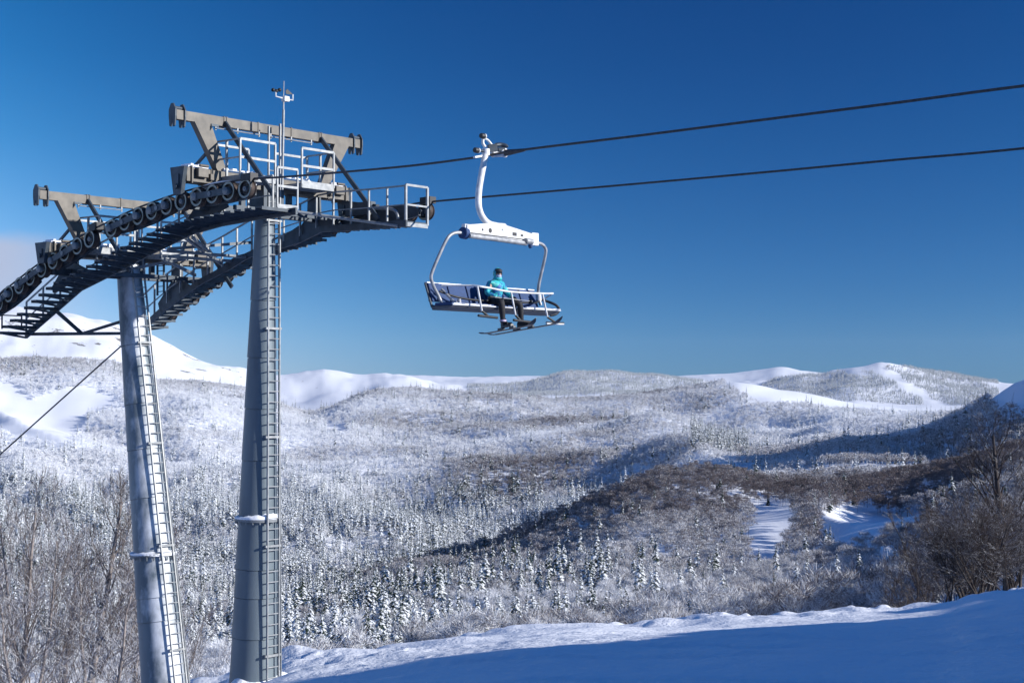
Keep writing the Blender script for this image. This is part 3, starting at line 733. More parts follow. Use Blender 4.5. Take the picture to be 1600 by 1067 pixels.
# snow lying along the upper near girder, and sensor cable loops below it
m = MB(); P_ = smooth_path([CN_[4] + N * .2 + Z * .17, CN_[3] + N * .2 + Z * .255, CN_[2] + N * .2 + Z * .27, CN_[1] + N * .2 + Z * .22, CN_[0] + N * .2 + Z * .1], 4)
for a, b in zip(P_[:-1], P_[1:]): m.bar(a, b, .10, .05)
m.build('snow_cap', M['snowcap'], tr_near)

# --- pylon heads: crossarm, work platforms, lifting gantry
def head(s0, zc, far_visible=True):
    # crossarm box girder
    m = MB()
    m.bar(st(s0, -.12, zc), st(s0, 2 * TC + .12, zc), .42, .30)
    for t in (.0, 2 * TC): m.box(st(s0, t, zc), N * .012 + N * .0, D * .25, Z * .19)
    for t in (.55, 1.5, 3.1, 4.05): m.box(st(s0, t, zc), N * .012, D * .23, Z * .17)
    o = m.build('crossarm', M['galv_warm'], LIFT)
    for t in (-.17, 2 * TC + .17):       # hanging brackets from crossarm end to train
        m = MB()
        sg = 1 if t > TC else -1
        tr = CN_ if t < TC else CF_
        p = min(tr, key=lambda c: abs(S_(c) - s0)); q = st(s0, t, p.z + .30)
        m.prism([st(s0 - .24, t - sg * 0, zc + .16), st(s0 + .24, t, zc + .16), q + D * .12 - Z * .18, q - D * .12 - Z * .18], N * .10)
        m.bar(st(s0, t, zc), q + N * .0, .16, .16)
        m.tube([q - N * .11, q + N * .11], .055, 12)
        m.build('train_bracket', M['dark_steel'], o)
    b = MB()
    for t in (.25, 4.35):
        b.box(st(s0 - .27, t, zc + .05), N * .14, D * .05, Z * .10); b.tube([st(s0 - .3, t - .1, zc + .2), st(s0 - .3, t + .14, zc + .2)], .035, 8)
        b.box(st(s0 - .26, t + (.25 if t < TC else -.25), zc - .02), N * .05, D * .05, Z * .07)
    b.build('junction_box', M['galv_warm'], o, bevel=.01)
    for t0, t1 in ((-.05, .5), (.95, 1.9), (2.7, 3.6), (4.2, 4.6)):
        n_ = 8; sn = MB()
        for k in range(n_):
            ta, tb = t0 + (t1 - t0) * k / n_, t0 + (t1 - t0) * (k + 1) / n_
            h = .05 + .05 * math.sin(k * 1.9 + t0) ** 2
            sn.bar(st(s0, ta, zc + .15 + h / 2), st(s0, tb, zc + .15 + h / 2), .34, h)
        sn.build('snow_cap', M['snowcap'], o)
    # gantry
    gz = zc + 1.28
    g = MB(); g.bar(st(s0, -.30, gz), st(s0, 5.22, gz), .16, .205)
    for t in (1.01, 1.08, 2.0, 3.0, 3.88, 3.95): g.box(st(s0, t, gz), N * .012, D * .095, Z * .12)
    go = g.build('gantry_beam', M['galv_warm'], LIFT)
    e = MB()                            # rope lifting cheeks at both ends
    for t, sg in ((-.22, -1), (5.14, 1)):
        for dt in (-.13, .13):
            c = st(s0, t + dt, gz)
            e.prism([c + D * .115 - Z * .04, c + D * .115 + Z * .11, c + D * .04 + Z * .24, c - D * .04 + Z * .24, c - D * .115 + Z * .11, c - D * .115 - Z * .04, c - D * .09 - Z * .25, c - D * .03 - Z * .27, c - Z * .12, c + D * .03 - Z * .27, c + D * .09 - Z * .25], N * .03)
        e.tube([st(s0, t - .1, gz + .14), st(s0, t + .1, gz + .14)], .05, 10)
    e.build('end_cheek', M['dark_steel'], go)
    for tt, tb in ((.40, .96), (4.60, 4.04)):
        w0, w1 = .46, .26; lg = MB()
        lg.prism([st(s0 - .02, tt - w0 / 2, gz - .1), st(s0 - .02, tt + w0 / 2, gz - .1), st(s0 - .02, tb + w1 / 2, zc + .15), st(s0 - .02, tb - w1 / 2, zc + .15)], D * .16)
        lg.build('gantry_leg', M['galv_warm'], go)
    br = MB()
    for t, ds in ((1.03, -1.75), (3.92, -2.0)):
        br.bar(st(s0 - .08, t, gz - .02), st(s0 + ds, t, gz + ds * 1.03), .05, .10)
    for t in (.62, 4.38): br.bar(st(s0 + .08, t, gz - .75), st(s0 + .75, t, zc + .1), .05, .06)
    br.build('brace', M['dark_steel'], go)
    wr = MB()
    for t0, t1 in ((.75, 2.0), (2.35, 3.6)):
        wr.tube([st(s0 - .14, t0, gz - .18), st(s0 - .14, t1, gz - .18)], .014, 6)
        for t in (t0, (t0 + t1) / 2, t1): wr.bar(st(s0 - .1, t, gz - .1), st(s0 - .1, t, gz - .22), .03, .03)
    wr.build('hand_line', M['rail'], go)
    wb = MB(); wb.bar(st(s0 - .1, .62, gz - .15), st(s0 + .05, .50, gz - .52), .05, .07); wb.bar(st(s0 - .1, .62, gz - .12), st(s0 - .1, .82, gz - .12), .05, .05); wb.build('latch_hook', M['dark_steel'], go)
    # work platforms on both sides of the column
    for t0, t1 in ((.86, 1.87), (2.67, 3.66)):
        p = MB(); se = s0 - .80; sb = s0 + .15
        p.bar(st(se, t0, zc), st(se, t1, zc), .03, .16, up=Z); p.bar(st(se, t0, zc - .02), st(sb, t0, zc - .02), .03, .10); p.bar(st(se, t1, zc - .02), st(sb, t1, zc - .02), .03, .10)
        k = se + .06
        while k < sb: p.box(st(k, (t0 + t1) / 2, zc - .05), D * .012, N * ((t1 - t0) / 2), Z * .018); k += .07
        po = p.build('work_platform', M['rail'], LIFT)
        q = MB(); H = .82
        for t in (t0, t1):
            q.bar(st(se, t, zc), st(se, t, zc + H), .04, .04, up=D)
        for z in (.42, H): q.bar(st(se, t0, zc + z), st(se, t1, zc + z), .03, .055)
        tt = t0 if t0 < TC else t1
        for s_ in (se + .45, s0 + .1): q.bar(st(s_, tt, zc), st(s_, tt, zc + H), .045, .045, up=D)
        for z in (.42, H): q.bar(st(se, tt, zc + z), st(s0 + .1, tt, zc + z), .035, .035)
        q.bar(st(se + .9, t0, zc), st(se + .9, t0, zc + H * .95), .04, .04, up=D); q.bar(st(se + .9, t1, zc), st(se + .9, t1, zc + H * .95), .04, .04, up=D)
        q.bar(st(se + .9, t0, zc + H * .95), st(se + .9, t1, zc + H * .95), .035, .05)
        q.build('guard_rail', M['rail'], po)
    return o
head(8.73, 4.60); head(13.82, 3.26)

# --- walkways beneath the trains
def walkway(path_px, t_in, t_out, rail_range, nm='walkway'):
    P_ = [onT(u, v, t_in) for u, v in path_px]
    L = [0]
    for a, b in zip(P_[:-1], P_[1:]): L.append(L[-1] + (b - a).length)
    def at_l(x):
        for i in range(len(L) - 1):
            if x <= L[i + 1] or i == len(L) - 2: return P_[i].lerp(P_[i + 1], (x - L[i]) / (L[i + 1] - L[i]))
    w_ = t_out - t_in; m = MB()
    for a, b in zip(P_[:-1], P_[1:]):
        dd = (b - a).normalized(); m.bar(a - dd * .03, b + dd * .03, .055, .15, up=N.cross(dd))
    o = m.build(nm, M['dark_steel'], LIFT)
    s_ = MB(); x = .05
    while x < L[-1]:
        a = at_l(x); b = at_l(min(x + .05, L[-1])); sl = abs((b - a).normalized().z)
        # treads: two grating bars and a lip, brackets under
        z = .04
        s_.box(a + N * w_ * .47 + Z * z, D * .10, N * (abs(w_) * .47), Z * .016)
        s_.box(a + N * w_ * .47 + Z * (z - .02) - D * .10, D * .01, N * (abs(w_) * .47), Z * .034)
        s_.box(a + N * w_ * .47 + Z * (z - .02) + D * .10, D * .01, N * (abs(w_) * .47), Z * .034)
        if sl > .2: s_.bar(a + N * w_ * .9 + Z * .02, a + N * w_ * .05 - Z * .08, .03, .05)
        x += .335
    s_.build('tread', M['dark_steel'], o)
    r_ = MB(); H = .84; x = rail_range[0] * L[-1]; x1 = rail_range[1] * L[-1]; n_ = max(2, round((x1 - x) / (.58 if t_in > 2 else .8))); prev = None
    for k in range(n_ + 1):
        a = at_l(x + (x1 - x) * k / n_); r_.bar(a, a + Z * H, .04, .035, up=D)
        if prev:
            r_.bar(prev + Z * H, a + Z * H, .035, .035); r_.bar(prev + Z * H * .5, a + Z * H * .5, .025, .025)
        prev = a
    r_.build('guard_rail', M['rail'], o)
    return o, P_
w1, PN_ = walkway([(41, 524), (87, 484), (126, 450), (184, 421), (228, 397), (299, 362), (345, 349), (400, 339), (462, 330)], .95, .08, (.0, .93))
w2, PF_ = walkway([(222, 513), (253, 485), (283, 462), (312, 441), (360, 416), (382, 402), (399, 394), (445, 382), (470, 374), (502, 358), (572, 354), (634, 349)], 3.72, 4.5, (.0, 1))
# end guards
m = MB()
for s_, t0, t1, z0 in ((6.9, 1.02, 1.60, onS(445, 325, 6.9).z),):
    for t in (t0, t1): m.bar(st(s_, t, z0), st(s_, t, z0 + .86), .035, .035, up=D)
    for z, h in ((.02, .10), (.46, .05), (.86, .05)): m.bar(st(s_, t0, z0 + z), st(s_, t1, z0 + z), .04, h)
m.build('end_guard', M['rail'], w1)
m = MB(); e = PF_[-1]
for t in (0, .70): m.bar(e + N * t, e + N * t + Z * .86, .05, .05, up=D)
for z, h in ((-.02, .09), (.42, .04), (.86, .05)): m.bar(e + Z * z, e + N * .70 + Z * z, .04, h)
m.build('end_guard', M['rail'], w2)
m = MB(); a = onT(3, 514, .12); b = onT(41, 524, .95)
m.bar(a, a + Z * .34, .03, .03, up=D); m.bar(a + Z * .34, a + Z * .34 + N * .55, .03, .03); m.bar(a + N * .55, a + N * .55 + Z * .34, .03, .03, up=D)
m.build('end_guard', M['dark_steel'], w1)
# landing girders under the heads, side brackets to the column
m = MB()
for s0, zc, tr in ((8.73, 4.6, 0), (13.82, 3.26, 1)):
    cz = 3.95 if s0 < 10 else 2.75
    m.bar(st(s0, .1, cz), st(s0, 4.5, cz), .16, .16)
    m.bar(st(s0 - .5, .95, cz), st(s0 - .5, 3.72, cz - .02), .07, .10)
    for t in (1.6, 3.0): m.bar(st(s0, t, cz), st(s0, t, zc - .1), .1, .12)
    m.box(st(s0, TC, (cz + zc) / 2), N * .30, D * .28, Z * (.3))
m.build('lower_crossarm', M['dark_steel'], LIFT)
m = MB()
# horizontal bracing between the two walkways and down to the second column
def onTp(u, v, t): return onT(u, v, t)
lines = [((263, 389, .95), (392, 379, 3.72)), ((262, 392, 1.2), (385, 402, 3.72)), ((255, 400, .95), (362, 408, 3.72)), ((290, 372, .95), (345, 412, 3.72)), ((301, 371, .95), (335, 402, 3.4)),
         ((250, 402, 1.4), (305, 430, 3.72)), ((184, 424, .95), (290, 404, 2.4))]
for a, b in lines: m.bar(onT(*a), onT(*b), .06, .07)
m.build('cross_brace', M['galv'], LIFT)
m = MB()
pc = cen2(zat(521, 39.6)); pe = onT(41, 522, .95); pk = onT(87, 485, .95); k_ = pe.lerp(pc, .52)
m.bar(pe, pc, .07, .08); m.bar(pk, k_, .07, .08); m.bar(k_, cen2(zat(497, 39.6)), .06, .07)
m.box(pc, D * .28, N * .05, Z * .09)
m.build('lower_brace', M['dark_steel'], LIFT)
# gusset plates beside the far train, landing ladder
for s0, zc in ((8.73, 4.6), (13.82, 3.26)):
    for t, tr in ((3.80, CF_), (.62, CN_)):
        m = MB()
        c = min(tr, key=lambda c: abs(S_(c) - s0)); zz = c.z - .1
        m.prism([st(s0 - .20, t, zc - .1), st(s0 + .20, t, zc - .1), st(s0 + .22, t, zz + .25), st(s0 + .75, t, zz - .28), st(s0 + .7, t, zz - .42), st(s0 - .7, t, zz - .02), st(s0 - .65, t, zz + .1), st(s0 - .22, t, zz + .25)], N * .05)
        m.build('gusset', M['dark_steel'], LIFT)
m = MB()
for (u0, v0, u1, v1) in ((246, 412, 246, 462), (256, 412, 256, 458)):
    m.bar(onT(u0, v0, 3.3), onT(u1, v1, 3.3), .04, .04, up=D)
for v in np.linspace(416, 456, 6): m.bar(onT(246, v, 3.3), onT(256, v - 1, 3.3), .02, .02)
m.build('access_ladder', M['dark_steel'], LIFT)
# lit toe pipe from the far platform out to the walkway end
m = MB(); m.tube([onT(465, 331, 2.75), onT(505, 337, 3.3), onT(560, 345, 3.66), onT(622, 353, 3.70)], .035, 8); m.build('toe_pipe', M['rail'], LIFT, smooth=60)
# equipment between rope and far walkway: damper cover, snowy frame
m = MB(); c = onT(563, 327, 4.25); m.box(c, D * .42, N * .08, Z * .15); m.bar(onT(537, 317, 4.3), onT(590, 323, 4.3), .12, .10)
m.build('rocker_box', M['dark_steel'], tr_far)
m = MB(); m.tube(smooth_path([onT(576, 338, 4.1), onT(580, 328, 4.1), onT(592, 326, 4.1), onT(612, 327, 4.1), onT(620, 333, 4.1), onT(622, 342, 4.1)], 4), .038, 10)
m.build('curved_guard', M['rail'], tr_far, smooth=60)
# snow at the foot
m = MB(); c = st(9.07, TC, 0); nr2 = 10; na = 36; c.z = 0
for i in range(nr2 + 1):
    for k in range(na):
        th = 2 * math.pi * k / na; rr = .25 + .66 * i / nr2 + .08 * math.sin(3 * th + 1)
        p = c + Vector((math.cos(th), math.sin(th), 0)) * rr
        f = 1 - i / nr2; p.z = hz(p.x, p.y) - .06 + .42 * f * f * (3 - 2 * f) * (1 + .12 * math.sin(5 * th))
        m.v.append(p)
for i in range(nr2):
    for k in range(na):
        k2 = (k + 1) % na; m.f.append([i * na + k, (i + 1) * na + k, (i + 1) * na + k2, i * na + k2]); m.m.append(0)
tag(m.build('snow_mound', M['snow'], org=c + Z * hz(c.x, c.y), smooth=80), 'snow heaped round the foot of the nearer pylon column', 'snow mound')

# --- wind gauge on its mast
WG = empty('wind_gauge', st(7.95, 2.05, 5.2)); tag(WG, 'white cup anemometer and vane on the thin mast above the pylon', 'anemometer')
b0 = onS(441, 262, 7.95); b1 = onS(443, 172, 7.95); b2 = onS(443, 152, 7.95)
m = MB(); m.tube([b0 - Z * .5, b1], .030, 8); m.tube([b1, b2], .018, 8); m.tube([b2, onS(443.6, 127, 7.95)], .010, 6); m.build('mast', M['rail'], WG, smooth=60)
m = MB(); h = onS(446, 155, 7.95); l_ = onS(431, 151, 7.95); r_ = onS(457.5, 157, 7.95)
m.box(h, N * .07, D * .06, Z * .055); m.tube([h, l_, l_ + Z * .12], .018, 6); m.tube([h, r_, r_ + Z * .13], .018, 6); m.build('crossbar', M['white'], WG)
m = MB()
for du, dv in ((-5, -8), (5, -8), (0, -6.5)):
    c = onS(432 + du, 149 + dv, 7.95 + .05 * du / 5); m.lathe(c - N * .03, N, [(0, .035), (.03, .045), (.06, .03), (.065, .002)], 10); m.tube([c, l_ + Z * .12], .006, 5)
c = r_ + Z * .13; m.prism([c, c - N * .17 + Z * .10, c - N * .22 + Z * .05, c - N * .20 - Z * .02], D * .012)
m.build('cups_and_vane', M['black'], WG, smooth=40)

# --- ropes
def rope(name, pts, label):
    m = MB(); m.tube(smooth_path(pts, 8), .022, 8); return tag(m.build(name, M['rope'], org=pts[len(pts) // 2], smooth=60), label, 'steel cable', 'haul ropes of the chairlift')
upn = lambda c, k=R_S * .90 + .022: c + Z * k
def over(C_): # rope lying in the grooves
    out = []
    for i, c in enumerate(C_):
        a = C_[max(0, i - 1)]; b = C_[min(len(C_) - 1, i + 1)]; d = (b - a).normalized(); n_ = N.cross(d); n_ = n_ if n_.z > 0 else -n_
        out.append(c + n_ * (R_S * .90 + .024))
    return out
ON, OF = over(CN_), over(CF_)
def ext(p, u, v, t): return onT(u, v, t)
nr_up = [onT(3200, -62, 0), onT(2100, 74, 0), onT(1600, 134.5, 0), onT(1400, 161, 0), onT(1200, 186.5, 0), onT(1000, 212, 0), onT(860, 229, 0), onT(795, 237.5, 0), onT(760, 243.5, 0), onT(735, 247.5, 0), onT(640, 259.5, 0), onT(520, 270.5, 0), onT(440, 277, 0)]
dn_near = ON[-1] + (D - Z * .53) * 45
rope('haul_rope', nr_up + ON + [ON[-1] + (D - Z * .53) * 8, dn_near], 'upper steel rope carrying the chair, running over the near wheel train')
fr_up = [onT(3000, 62, 4.6), onT(2100, 176, 4.6), onT(1600, 232, 4.6), onT(1400, 250, 4.6), onT(1200, 269, 4.6), onT(1000, 287, 4.6), onT(850, 300, 4.6), onT(750, 308.5, 4.6)]
pa = onT(190, 540, 4.6); pb = onT(0, 710, 4.6); dd = (pb - pa).normalized()
rope('haul_rope', fr_up + OF + [pa, pb, pb + dd * 35], 'lower steel rope passing behind the chair hanger to the far wheel train')
# ------------------------------------------------------------------ the chair
CH = empty('chairlift_chair', st(-.26, 0, 4.23)); tag(CH, 'white six seat chairlift chair with navy padding hanging from the upper rope', 'chairlift chair')
W_ = M['white']
# grip on the rope
m = MB()
gp = onS(759, 237, 0)
m.tube([onS(759, 233, 0), onS(759, 243, 0)], .075, 12)
m.tube(smooth_path([onS(769, 241, -.02), onS(778, 240.5, -.06), onS(786, 240, -.12)], 3), .062, 12)
m.lathe(onS(787, 239, -.12), -D, [(0, .085), (.03, .09), (.05, .075), (.051, .03)], 16)
m.bar(onS(741, 246, .05), onS(756, 243.5, .02), .06, .035)
grip = m.build('grip', [W_], CH, smooth=45)
m = MB(); m.tube(smooth_path([onS(755.5, 216, 0), onS(762, 219, 0), onS(767, 225, -.02), onS(771, 230, -.04)], 4), .022, 8); m.tube([onS(771, 230, -.04), onS(775, 231, -.06)], .045, 10)
m.tube(smooth_path([onS(755, 216, .02), onS(754.5, 224, .02), onS(758, 230, 0)], 4), .028, 8); m.build('grip_lever', W_, grip, smooth=50)
for u, v in ((755.4, 213), (745.6, 235.4)):
    m = MB(); c = onS(u, v, 0); m.lathe(c, N, [(-.07, .001), (-.07, .045), (-.05, .05), (.02, .05), (.04, .05), (.05, .04), (.051, .001)], 16, [1, 1, 1, 0, 0, 0]); m.build('grip_roller', [W_, M['black']], grip, smooth=40)
m = MB(); m.tube([onS(745.6, 235.4, 0), gp], .025, 8); m.bar(onS(763, 232, 0), onS(776, 231, -.08), .09, .13); m.tube(smooth_path([onS(775, 227, -.06), onS(784, 226.5, -.1), onS(794, 229.5, -.2)], 3), [.04] * 6 + [.02], 8)
m.tube([onS(778, 235, -.08), onS(788, 234, -.14)], .05, 10); m.build('grip_spring', M['dark_steel'], grip, smooth=50)
m = MB(); m.tube([onS(788, 239.5, -.12), onT(812, 235.8, 0), onT(820, 234.6, 0)], [.062, .036, .026], 10); m.build('rope_guide', M['black'], grip, smooth=50)
# hanger
hp = [onS(759, 238, 0), onS(756.5, 252, -.02), onS(752, 275, -.05), onS(748.5, 297, -.08), onS(747.5, 315, -.11), onS(749.5, 329, -.15), onS(755, 341, -.19), onS(764, 349.5, -.23), onS(777, 353, -.26), onS(788, 354, -.26)]
m = MB(); m.tube(smooth_path(hp, 5), .058, 16); m.build('hanger', W_, CH, smooth=60)
# crossbar box
m = MB(); s0 = -.26
poly = [(730, 351), (752, 349.5), (774, 348.5), (789, 351), (828, 363.8), (834, 366), (834, 379), (822, 382), (780, 376.5), (731, 369.5)]
pl = [onS(u, v, s0 - .07) for u, v in poly]; m.prism([p + D * .07 for p in pl], D * .14)
cb = m.build('crossbar', W_, CH, bevel=.012)
for (u, v, v2) in ((729.5, 350.5, 371.5), (834, 364, 384)):
    m = MB(); a = onS(u, v, s0); b = onS(u, v2, s0); m.bar(a, b, .09, .20, up=N); m.build('end_plate', W_, cb, bevel=.015)
m = MB(); m.tube([onS(722.5, 364, s0), onS(728, 365, s0)], .105, 16); m.tube([onS(828, 382.5, s0), onS(829.5, 387, s0)], .04, 10); m.build('end_cap', M['seatblue'], cb, smooth=40)
m = MB()
for u, v, r in ((754, 359, .024), (766, 360.4, .048), (785, 359, .012)):
    c = onS(u, v, s0 - .071); m.lathe(c, -D, [(-.01, r), (.004, r * .9), (.0041, .001)], 14)
for u, v, w, h in ((804, 366.0, .055, .03), (815.5, 368, .03, .018)):
    c = onS(u, v, s0 - .072); m.box(c, N * w, D * .006, Z * h)
a = onS(735, 363.7, s0 - .074); b = onS(831, 375.8, s0 - .074); m.bar(a, b, .01, .014)
m.build('openings', M['black'], cb)
m = MB(); m.tube([onS(733, 368.5, s0 - .09), onS(770, 373, s0 - .09), onS(822, 380.5, s0 - .09)], .045, 12); m.tube([onS(821, 376.5, s0 - .12), onS(831, 378, s0 - .12)], .055, 12)
m.build('spring_tube', M['tube'], cb, smooth=50)
# bails
lb = [(727, 365, -.26), (715, 363.6, -.24), (705, 366.5, -.22), (697, 376, -.2), (685, 401.5, -.13), (676, 423, -.06), (673.5, 434.5, -.03), (677.5, 447.5, 0), (684.5, 461, 0), (690, 472, -.03), (697, 477.5, -.12), (707, 477, -.26), (715, 472.5, -.36)]
rb = [(836, 379.5, -.26), (845, 381, -.25), (851, 386, -.24), (852.8, 394, -.22), (849, 413.5, -.14), (842.5, 442, -.04), (841, 457, 0), (842, 467, .02), (845, 477, 0)]
for pts in (lb, rb):
    m = MB(); m.tube(smooth_path([onS(*p) for p in pts], 5), .030, 12); m.build('bail', M['tube'], CH, smooth=60)
# seat and backrest, six places
ts = np.linspace(-1.47, 1.50, 7); zs_ = 1.40
sh = MB()
sh.prism([st(-.43, 0, zs_ + .015), st(-.40, 0, zs_ - .015), st(-.12, 0, zs_ - .06), st(.04, 0, zs_ - .055), st(.10, 0, zs_ + .04), st(.02, 0, zs_ + .01)], N * (ts[-1] - ts[0] + .02))
for v_ in sh.v: v_ += N * .015
seat = sh.build('seat', M['seatshell'], CH)
m = MB(); m.tube([st(-.44, ts[0] - .02, zs_ + .03), st(-.44, ts[-1] + .02, zs_ + .03)], .012, 8); m.build('front_rail', M['white'], seat, smooth=60)
bk = MB()
for z, s_ in ((zs_ + .12, .10), (zs_ + .42, .20)): bk.tube([st(s_ + .03, ts[0], z), st(s_ + .03, ts[-1], z)], .02, 8)
for t in ts: bk.bar(st(.06, t, zs_ + .0), st(.22, t, zs_ + .42), .035, .03)
back = bk.build('backrest', M['dark_steel'], CH)
for a, b in zip(ts[:-1], ts[1:]):
    m = MB(); m.box(st(-.20, (a + b) / 2, zs_ + .045), D * .21, N * ((b - a) / 2 - .012), Z * .028); m.build('seat_pad', M['seatblue'], seat, bevel=.015)
    m = MB(); c = st(.13, (a + b) / 2, zs_ + .26); y = (Z * .37 + D * .13).normalized(); x = y.cross(N)
    m.box(c, N * ((b - a) / 2 - .014), y * .175, x * .022); m.build('back_pad', M['seatblue'], back, bevel=.015)
m = MB()
for a, b in zip(ts[:-1], ts[1:]):
    if abs((a + b) / 2) < .3: continue
    k = 5
    for i in range(k):
        t0, t1 = a + (b - a) * i / k, a + (b - a) * (i + 1) / k; h = .010 + .012 * abs(math.sin(i * 2.1 + a * 5))
        m.bar(st(.205, t0, zs_ + .437), st(.205, t1, zs_ + .437), .06, h)
        m.bar(st(-.43, t0, zs_ + .052), st(-.43, t1, zs_ + .052), .05, h * .6)
m.build('lying_snow', M['snowcap'], CH)
m = MB(); fr = [onS(687, 455, .0), onS(700, 460, -.05), onS(718, 465, -.12), onS(744, 469, -.12), onS(790, 471.5, -.10), onS(834, 473, -.10), onS(842, 470, -.02)]
m.tube(smooth_path(fr, 4), .020, 8); m.build('lumbar_tube', M['black'], back, smooth=60)
m = MB(); m.tube(smooth_path([onS(846, 468, 0), onS(858, 472, -.1), onS(869, 477, -.2), onS(873.5, 484, -.25), onS(869, 490.5, -.25), onS(860, 493, -.2)], 4), .026, 10); m.build('armrest', M['black'], CH, smooth=60)
m = MB(); m.tube(smooth_path([onS(690, 452, .05), onS(700, 462, -.1), onS(709, 471, -.25), onS(716, 474, -.34)], 4), .022, 10); m.tube([onS(717, 467, -.36), onS(718, 474, -.36)], .035, 10); m.build('armrest', [M['tube']], CH, smooth=60)
m = MB(); m.tube([onS(841, 458, -.02), onS(842, 470, -.02)], .055, 12); m.build('pivot_boss', W_, CH, smooth=60)
# restraint bar with foot rests
sb = -.62
m = MB(); tb = [onS(738, 446, sb + .15), onS(752, 448, sb), onS(768, 450.5, sb), onS(789, 454.8, sb), onS(812, 457, sb), onS(846, 458.6, sb), onS(864, 458.7, sb)]
m.tube(smooth_path(tb, 4), .019, 10)
m.tube([onS(864, 458.7, sb), onS(852, 466, -.2)], .014, 8); m.tube([onS(738, 446, sb + .15), onS(690, 446, -.05)], .016, 8)
rbar = m.build('restraint_bar', W_, CH, smooth=60)
for (a, b, c, f0, f1, wh) in (((746, 447.5), (753, 486), (763, 494), (747.5, 493), (777, 496.5), 0), ((798.5, 456.5), (805.5, 492.5), (814, 501.5), (802.5, 500), (831, 503.5), 0), ((847.5, 459), (855.5, 495.5), (866.5, 503), (854, 504.5), (880.5, 505.3), 1)):
    m = MB(); m.tube([onS(*a, sb), onS(*b, sb)], .017, 8); m.build('strut', W_, rbar, smooth=60)
    m = MB(); m.tube([onS(*b, sb), onS(*c, sb - .05)], .022, 8); m.tube([onS(*f0, sb - .05), onS(*f1, sb - .05)], .024, 8); m.cur = 1
    if wh: m.tube([onS(f0[0], f0[1] + 1.2, sb - .06), onS(f1[0], f1[1] + 1.2, sb - .06)], .018, 8)
    m.build('footrest', [M['black'], W_], rbar, smooth=60)

# ------------------------------------------------------------------ the skier
FW = -D; H = st(-.13, 0, 1.525)
PER = empty('person', H); tag(PER, 'person in a turquoise hooded ski jacket and black trousers sitting on the chair', 'person')
def B(f, l, z): return H + FW * f + N * l + Z * z
def simple(name, col, rough=.7, sheen=0):
    m, n, l, b = newmat(name); b.inputs['Base Color'].default_value = (*col, 1); b.inputs['Roughness'].default_value = rough; return m
def jacket_mat():
    m, n, l, b = newmat('patterned_jacket'); g = n.new('ShaderNodeTexCoord'); v = n.new('ShaderNodeTexNoise'); v.inputs['Scale'].default_value = 13; v.inputs['Detail'].default_value = 1.5; v.inputs['Distortion'].default_value = .8
    l.new(g.outputs['Object'], v.inputs['Vector'])
    r = ramp(n, [(.0, (.01, .05, .22)), (.40, (.015, .12, .34)), (.45, (.02, .34, .42)), (.56, (.03, .42, .46)), (.6, (.05, .50, .36)), (.66, (.20, .62, .55)), (.75, (.02, .25, .4))])
    r.color_ramp.interpolation = 'EASE'
    l.new(v.outputs['Fac'], r.inputs[0]); l.new(r.outputs[0], b.inputs['Base Color']); b.inputs['Roughness'].default_value = .6; return m
MJ = jacket_mat(); MP = steel('black_trousers', (.008, .008, .010), (.02, .02, .024), 20, .75, 0); MK = simple('skin', (.42, .26, .20), .6)
ML = simple('pale_mask', (.40, .45, .60), .8); MG = simple('goggle_lens', (.015, .012, .012), .15); MB_ = simple('ski_boot', (.02, .02, .025), .4); MC = simple('boot_cuff', (.45, .38, .52), .6)
def skin(name, mat, nodes, edges, parent, k=1.0, sub=2):
    me = bpy.data.meshes.new(name); keys = list(nodes); org = WO[parent]
    me.from_pydata([tuple(nodes[q][0] - org) for q in keys], [(keys.index(a), keys.index(b)) for a, b in edges], [])
    o = link(bpy.data.objects.new(name, me)); o.parent = parent; WO[o] = org; me.materials.append(mat)
    md = o.modifiers.new('skin', 'SKIN'); md.use_smooth_shade = True
    sv = me.skin_vertices[0].data
    for i, q in enumerate(keys):
        r = nodes[q][1] * k; sv[i].radius = (r, r) if not isinstance(r, tuple) else r; sv[i].use_root = (i == 0)
    sm = o.modifiers.new('sub', 'SUBSURF'); sm.levels = sub; sm.render_levels = sub
    return o
NB = dict(pelvis=(B(0, 0, 0), .115), belly=(B(.0, 0, .10), .12), chest=(B(.02, 0, .25), .13), top=(B(.02, 0, .355), .095), neck=(B(.04, 0, .43), .05), skull=(B(.06, 0, .50), .075),
          hipR=(B(.06, -.09, -.01), .085), hipL=(B(.06, .09, -.01), .085), thighR=(B(.22, -.19, .0), .075), thighL=(B(.22, .17, .0), .075), kneeR=(B(.38, -.265, -.015), .060), kneeL=(B(.38, .25, -.015), .060),
          shinR=(B(.37, -.235, -.19), .055), shinL=(B(.37, .28, -.19), .055), ankR=(B(.36, -.205, -.35), .042), ankL=(B(.37, .30, -.35), .042),
          shR=(B(.02, -.155, .335), .065), shL=(B(.02, .155, .335), .065), elR=(B(.02, -.27, .165), .05), elL=(B(.07, .255, .17), .05), wrR=(B(.20, -.17, .085), .036), wrL=(B(.23, .22, .10), .036))
EB = [('pelvis', 'belly'), ('belly', 'chest'), ('chest', 'top'), ('top', 'neck'), ('neck', 'skull'), ('pelvis', 'hipR'), ('pelvis', 'hipL'), ('hipR', 'thighR'), ('hipL', 'thighL'), ('thighR', 'kneeR'), ('thighL', 'kneeL'), ('kneeR', 'shinR'), ('kneeL', 'shinL'), ('shinR', 'ankR'), ('shinL', 'ankL'), ('top', 'shR'), ('top', 'shL'), ('shR', 'elR'), ('shL', 'elL'), ('elR', 'wrR'), ('elL', 'wrL')]
skin('body', MK, NB, EB, PER, .84)
jk = ['pelvis', 'belly', 'chest', 'top', 'neck', 'shR', 'shL', 'elR', 'elL', 'wrR', 'wrL']
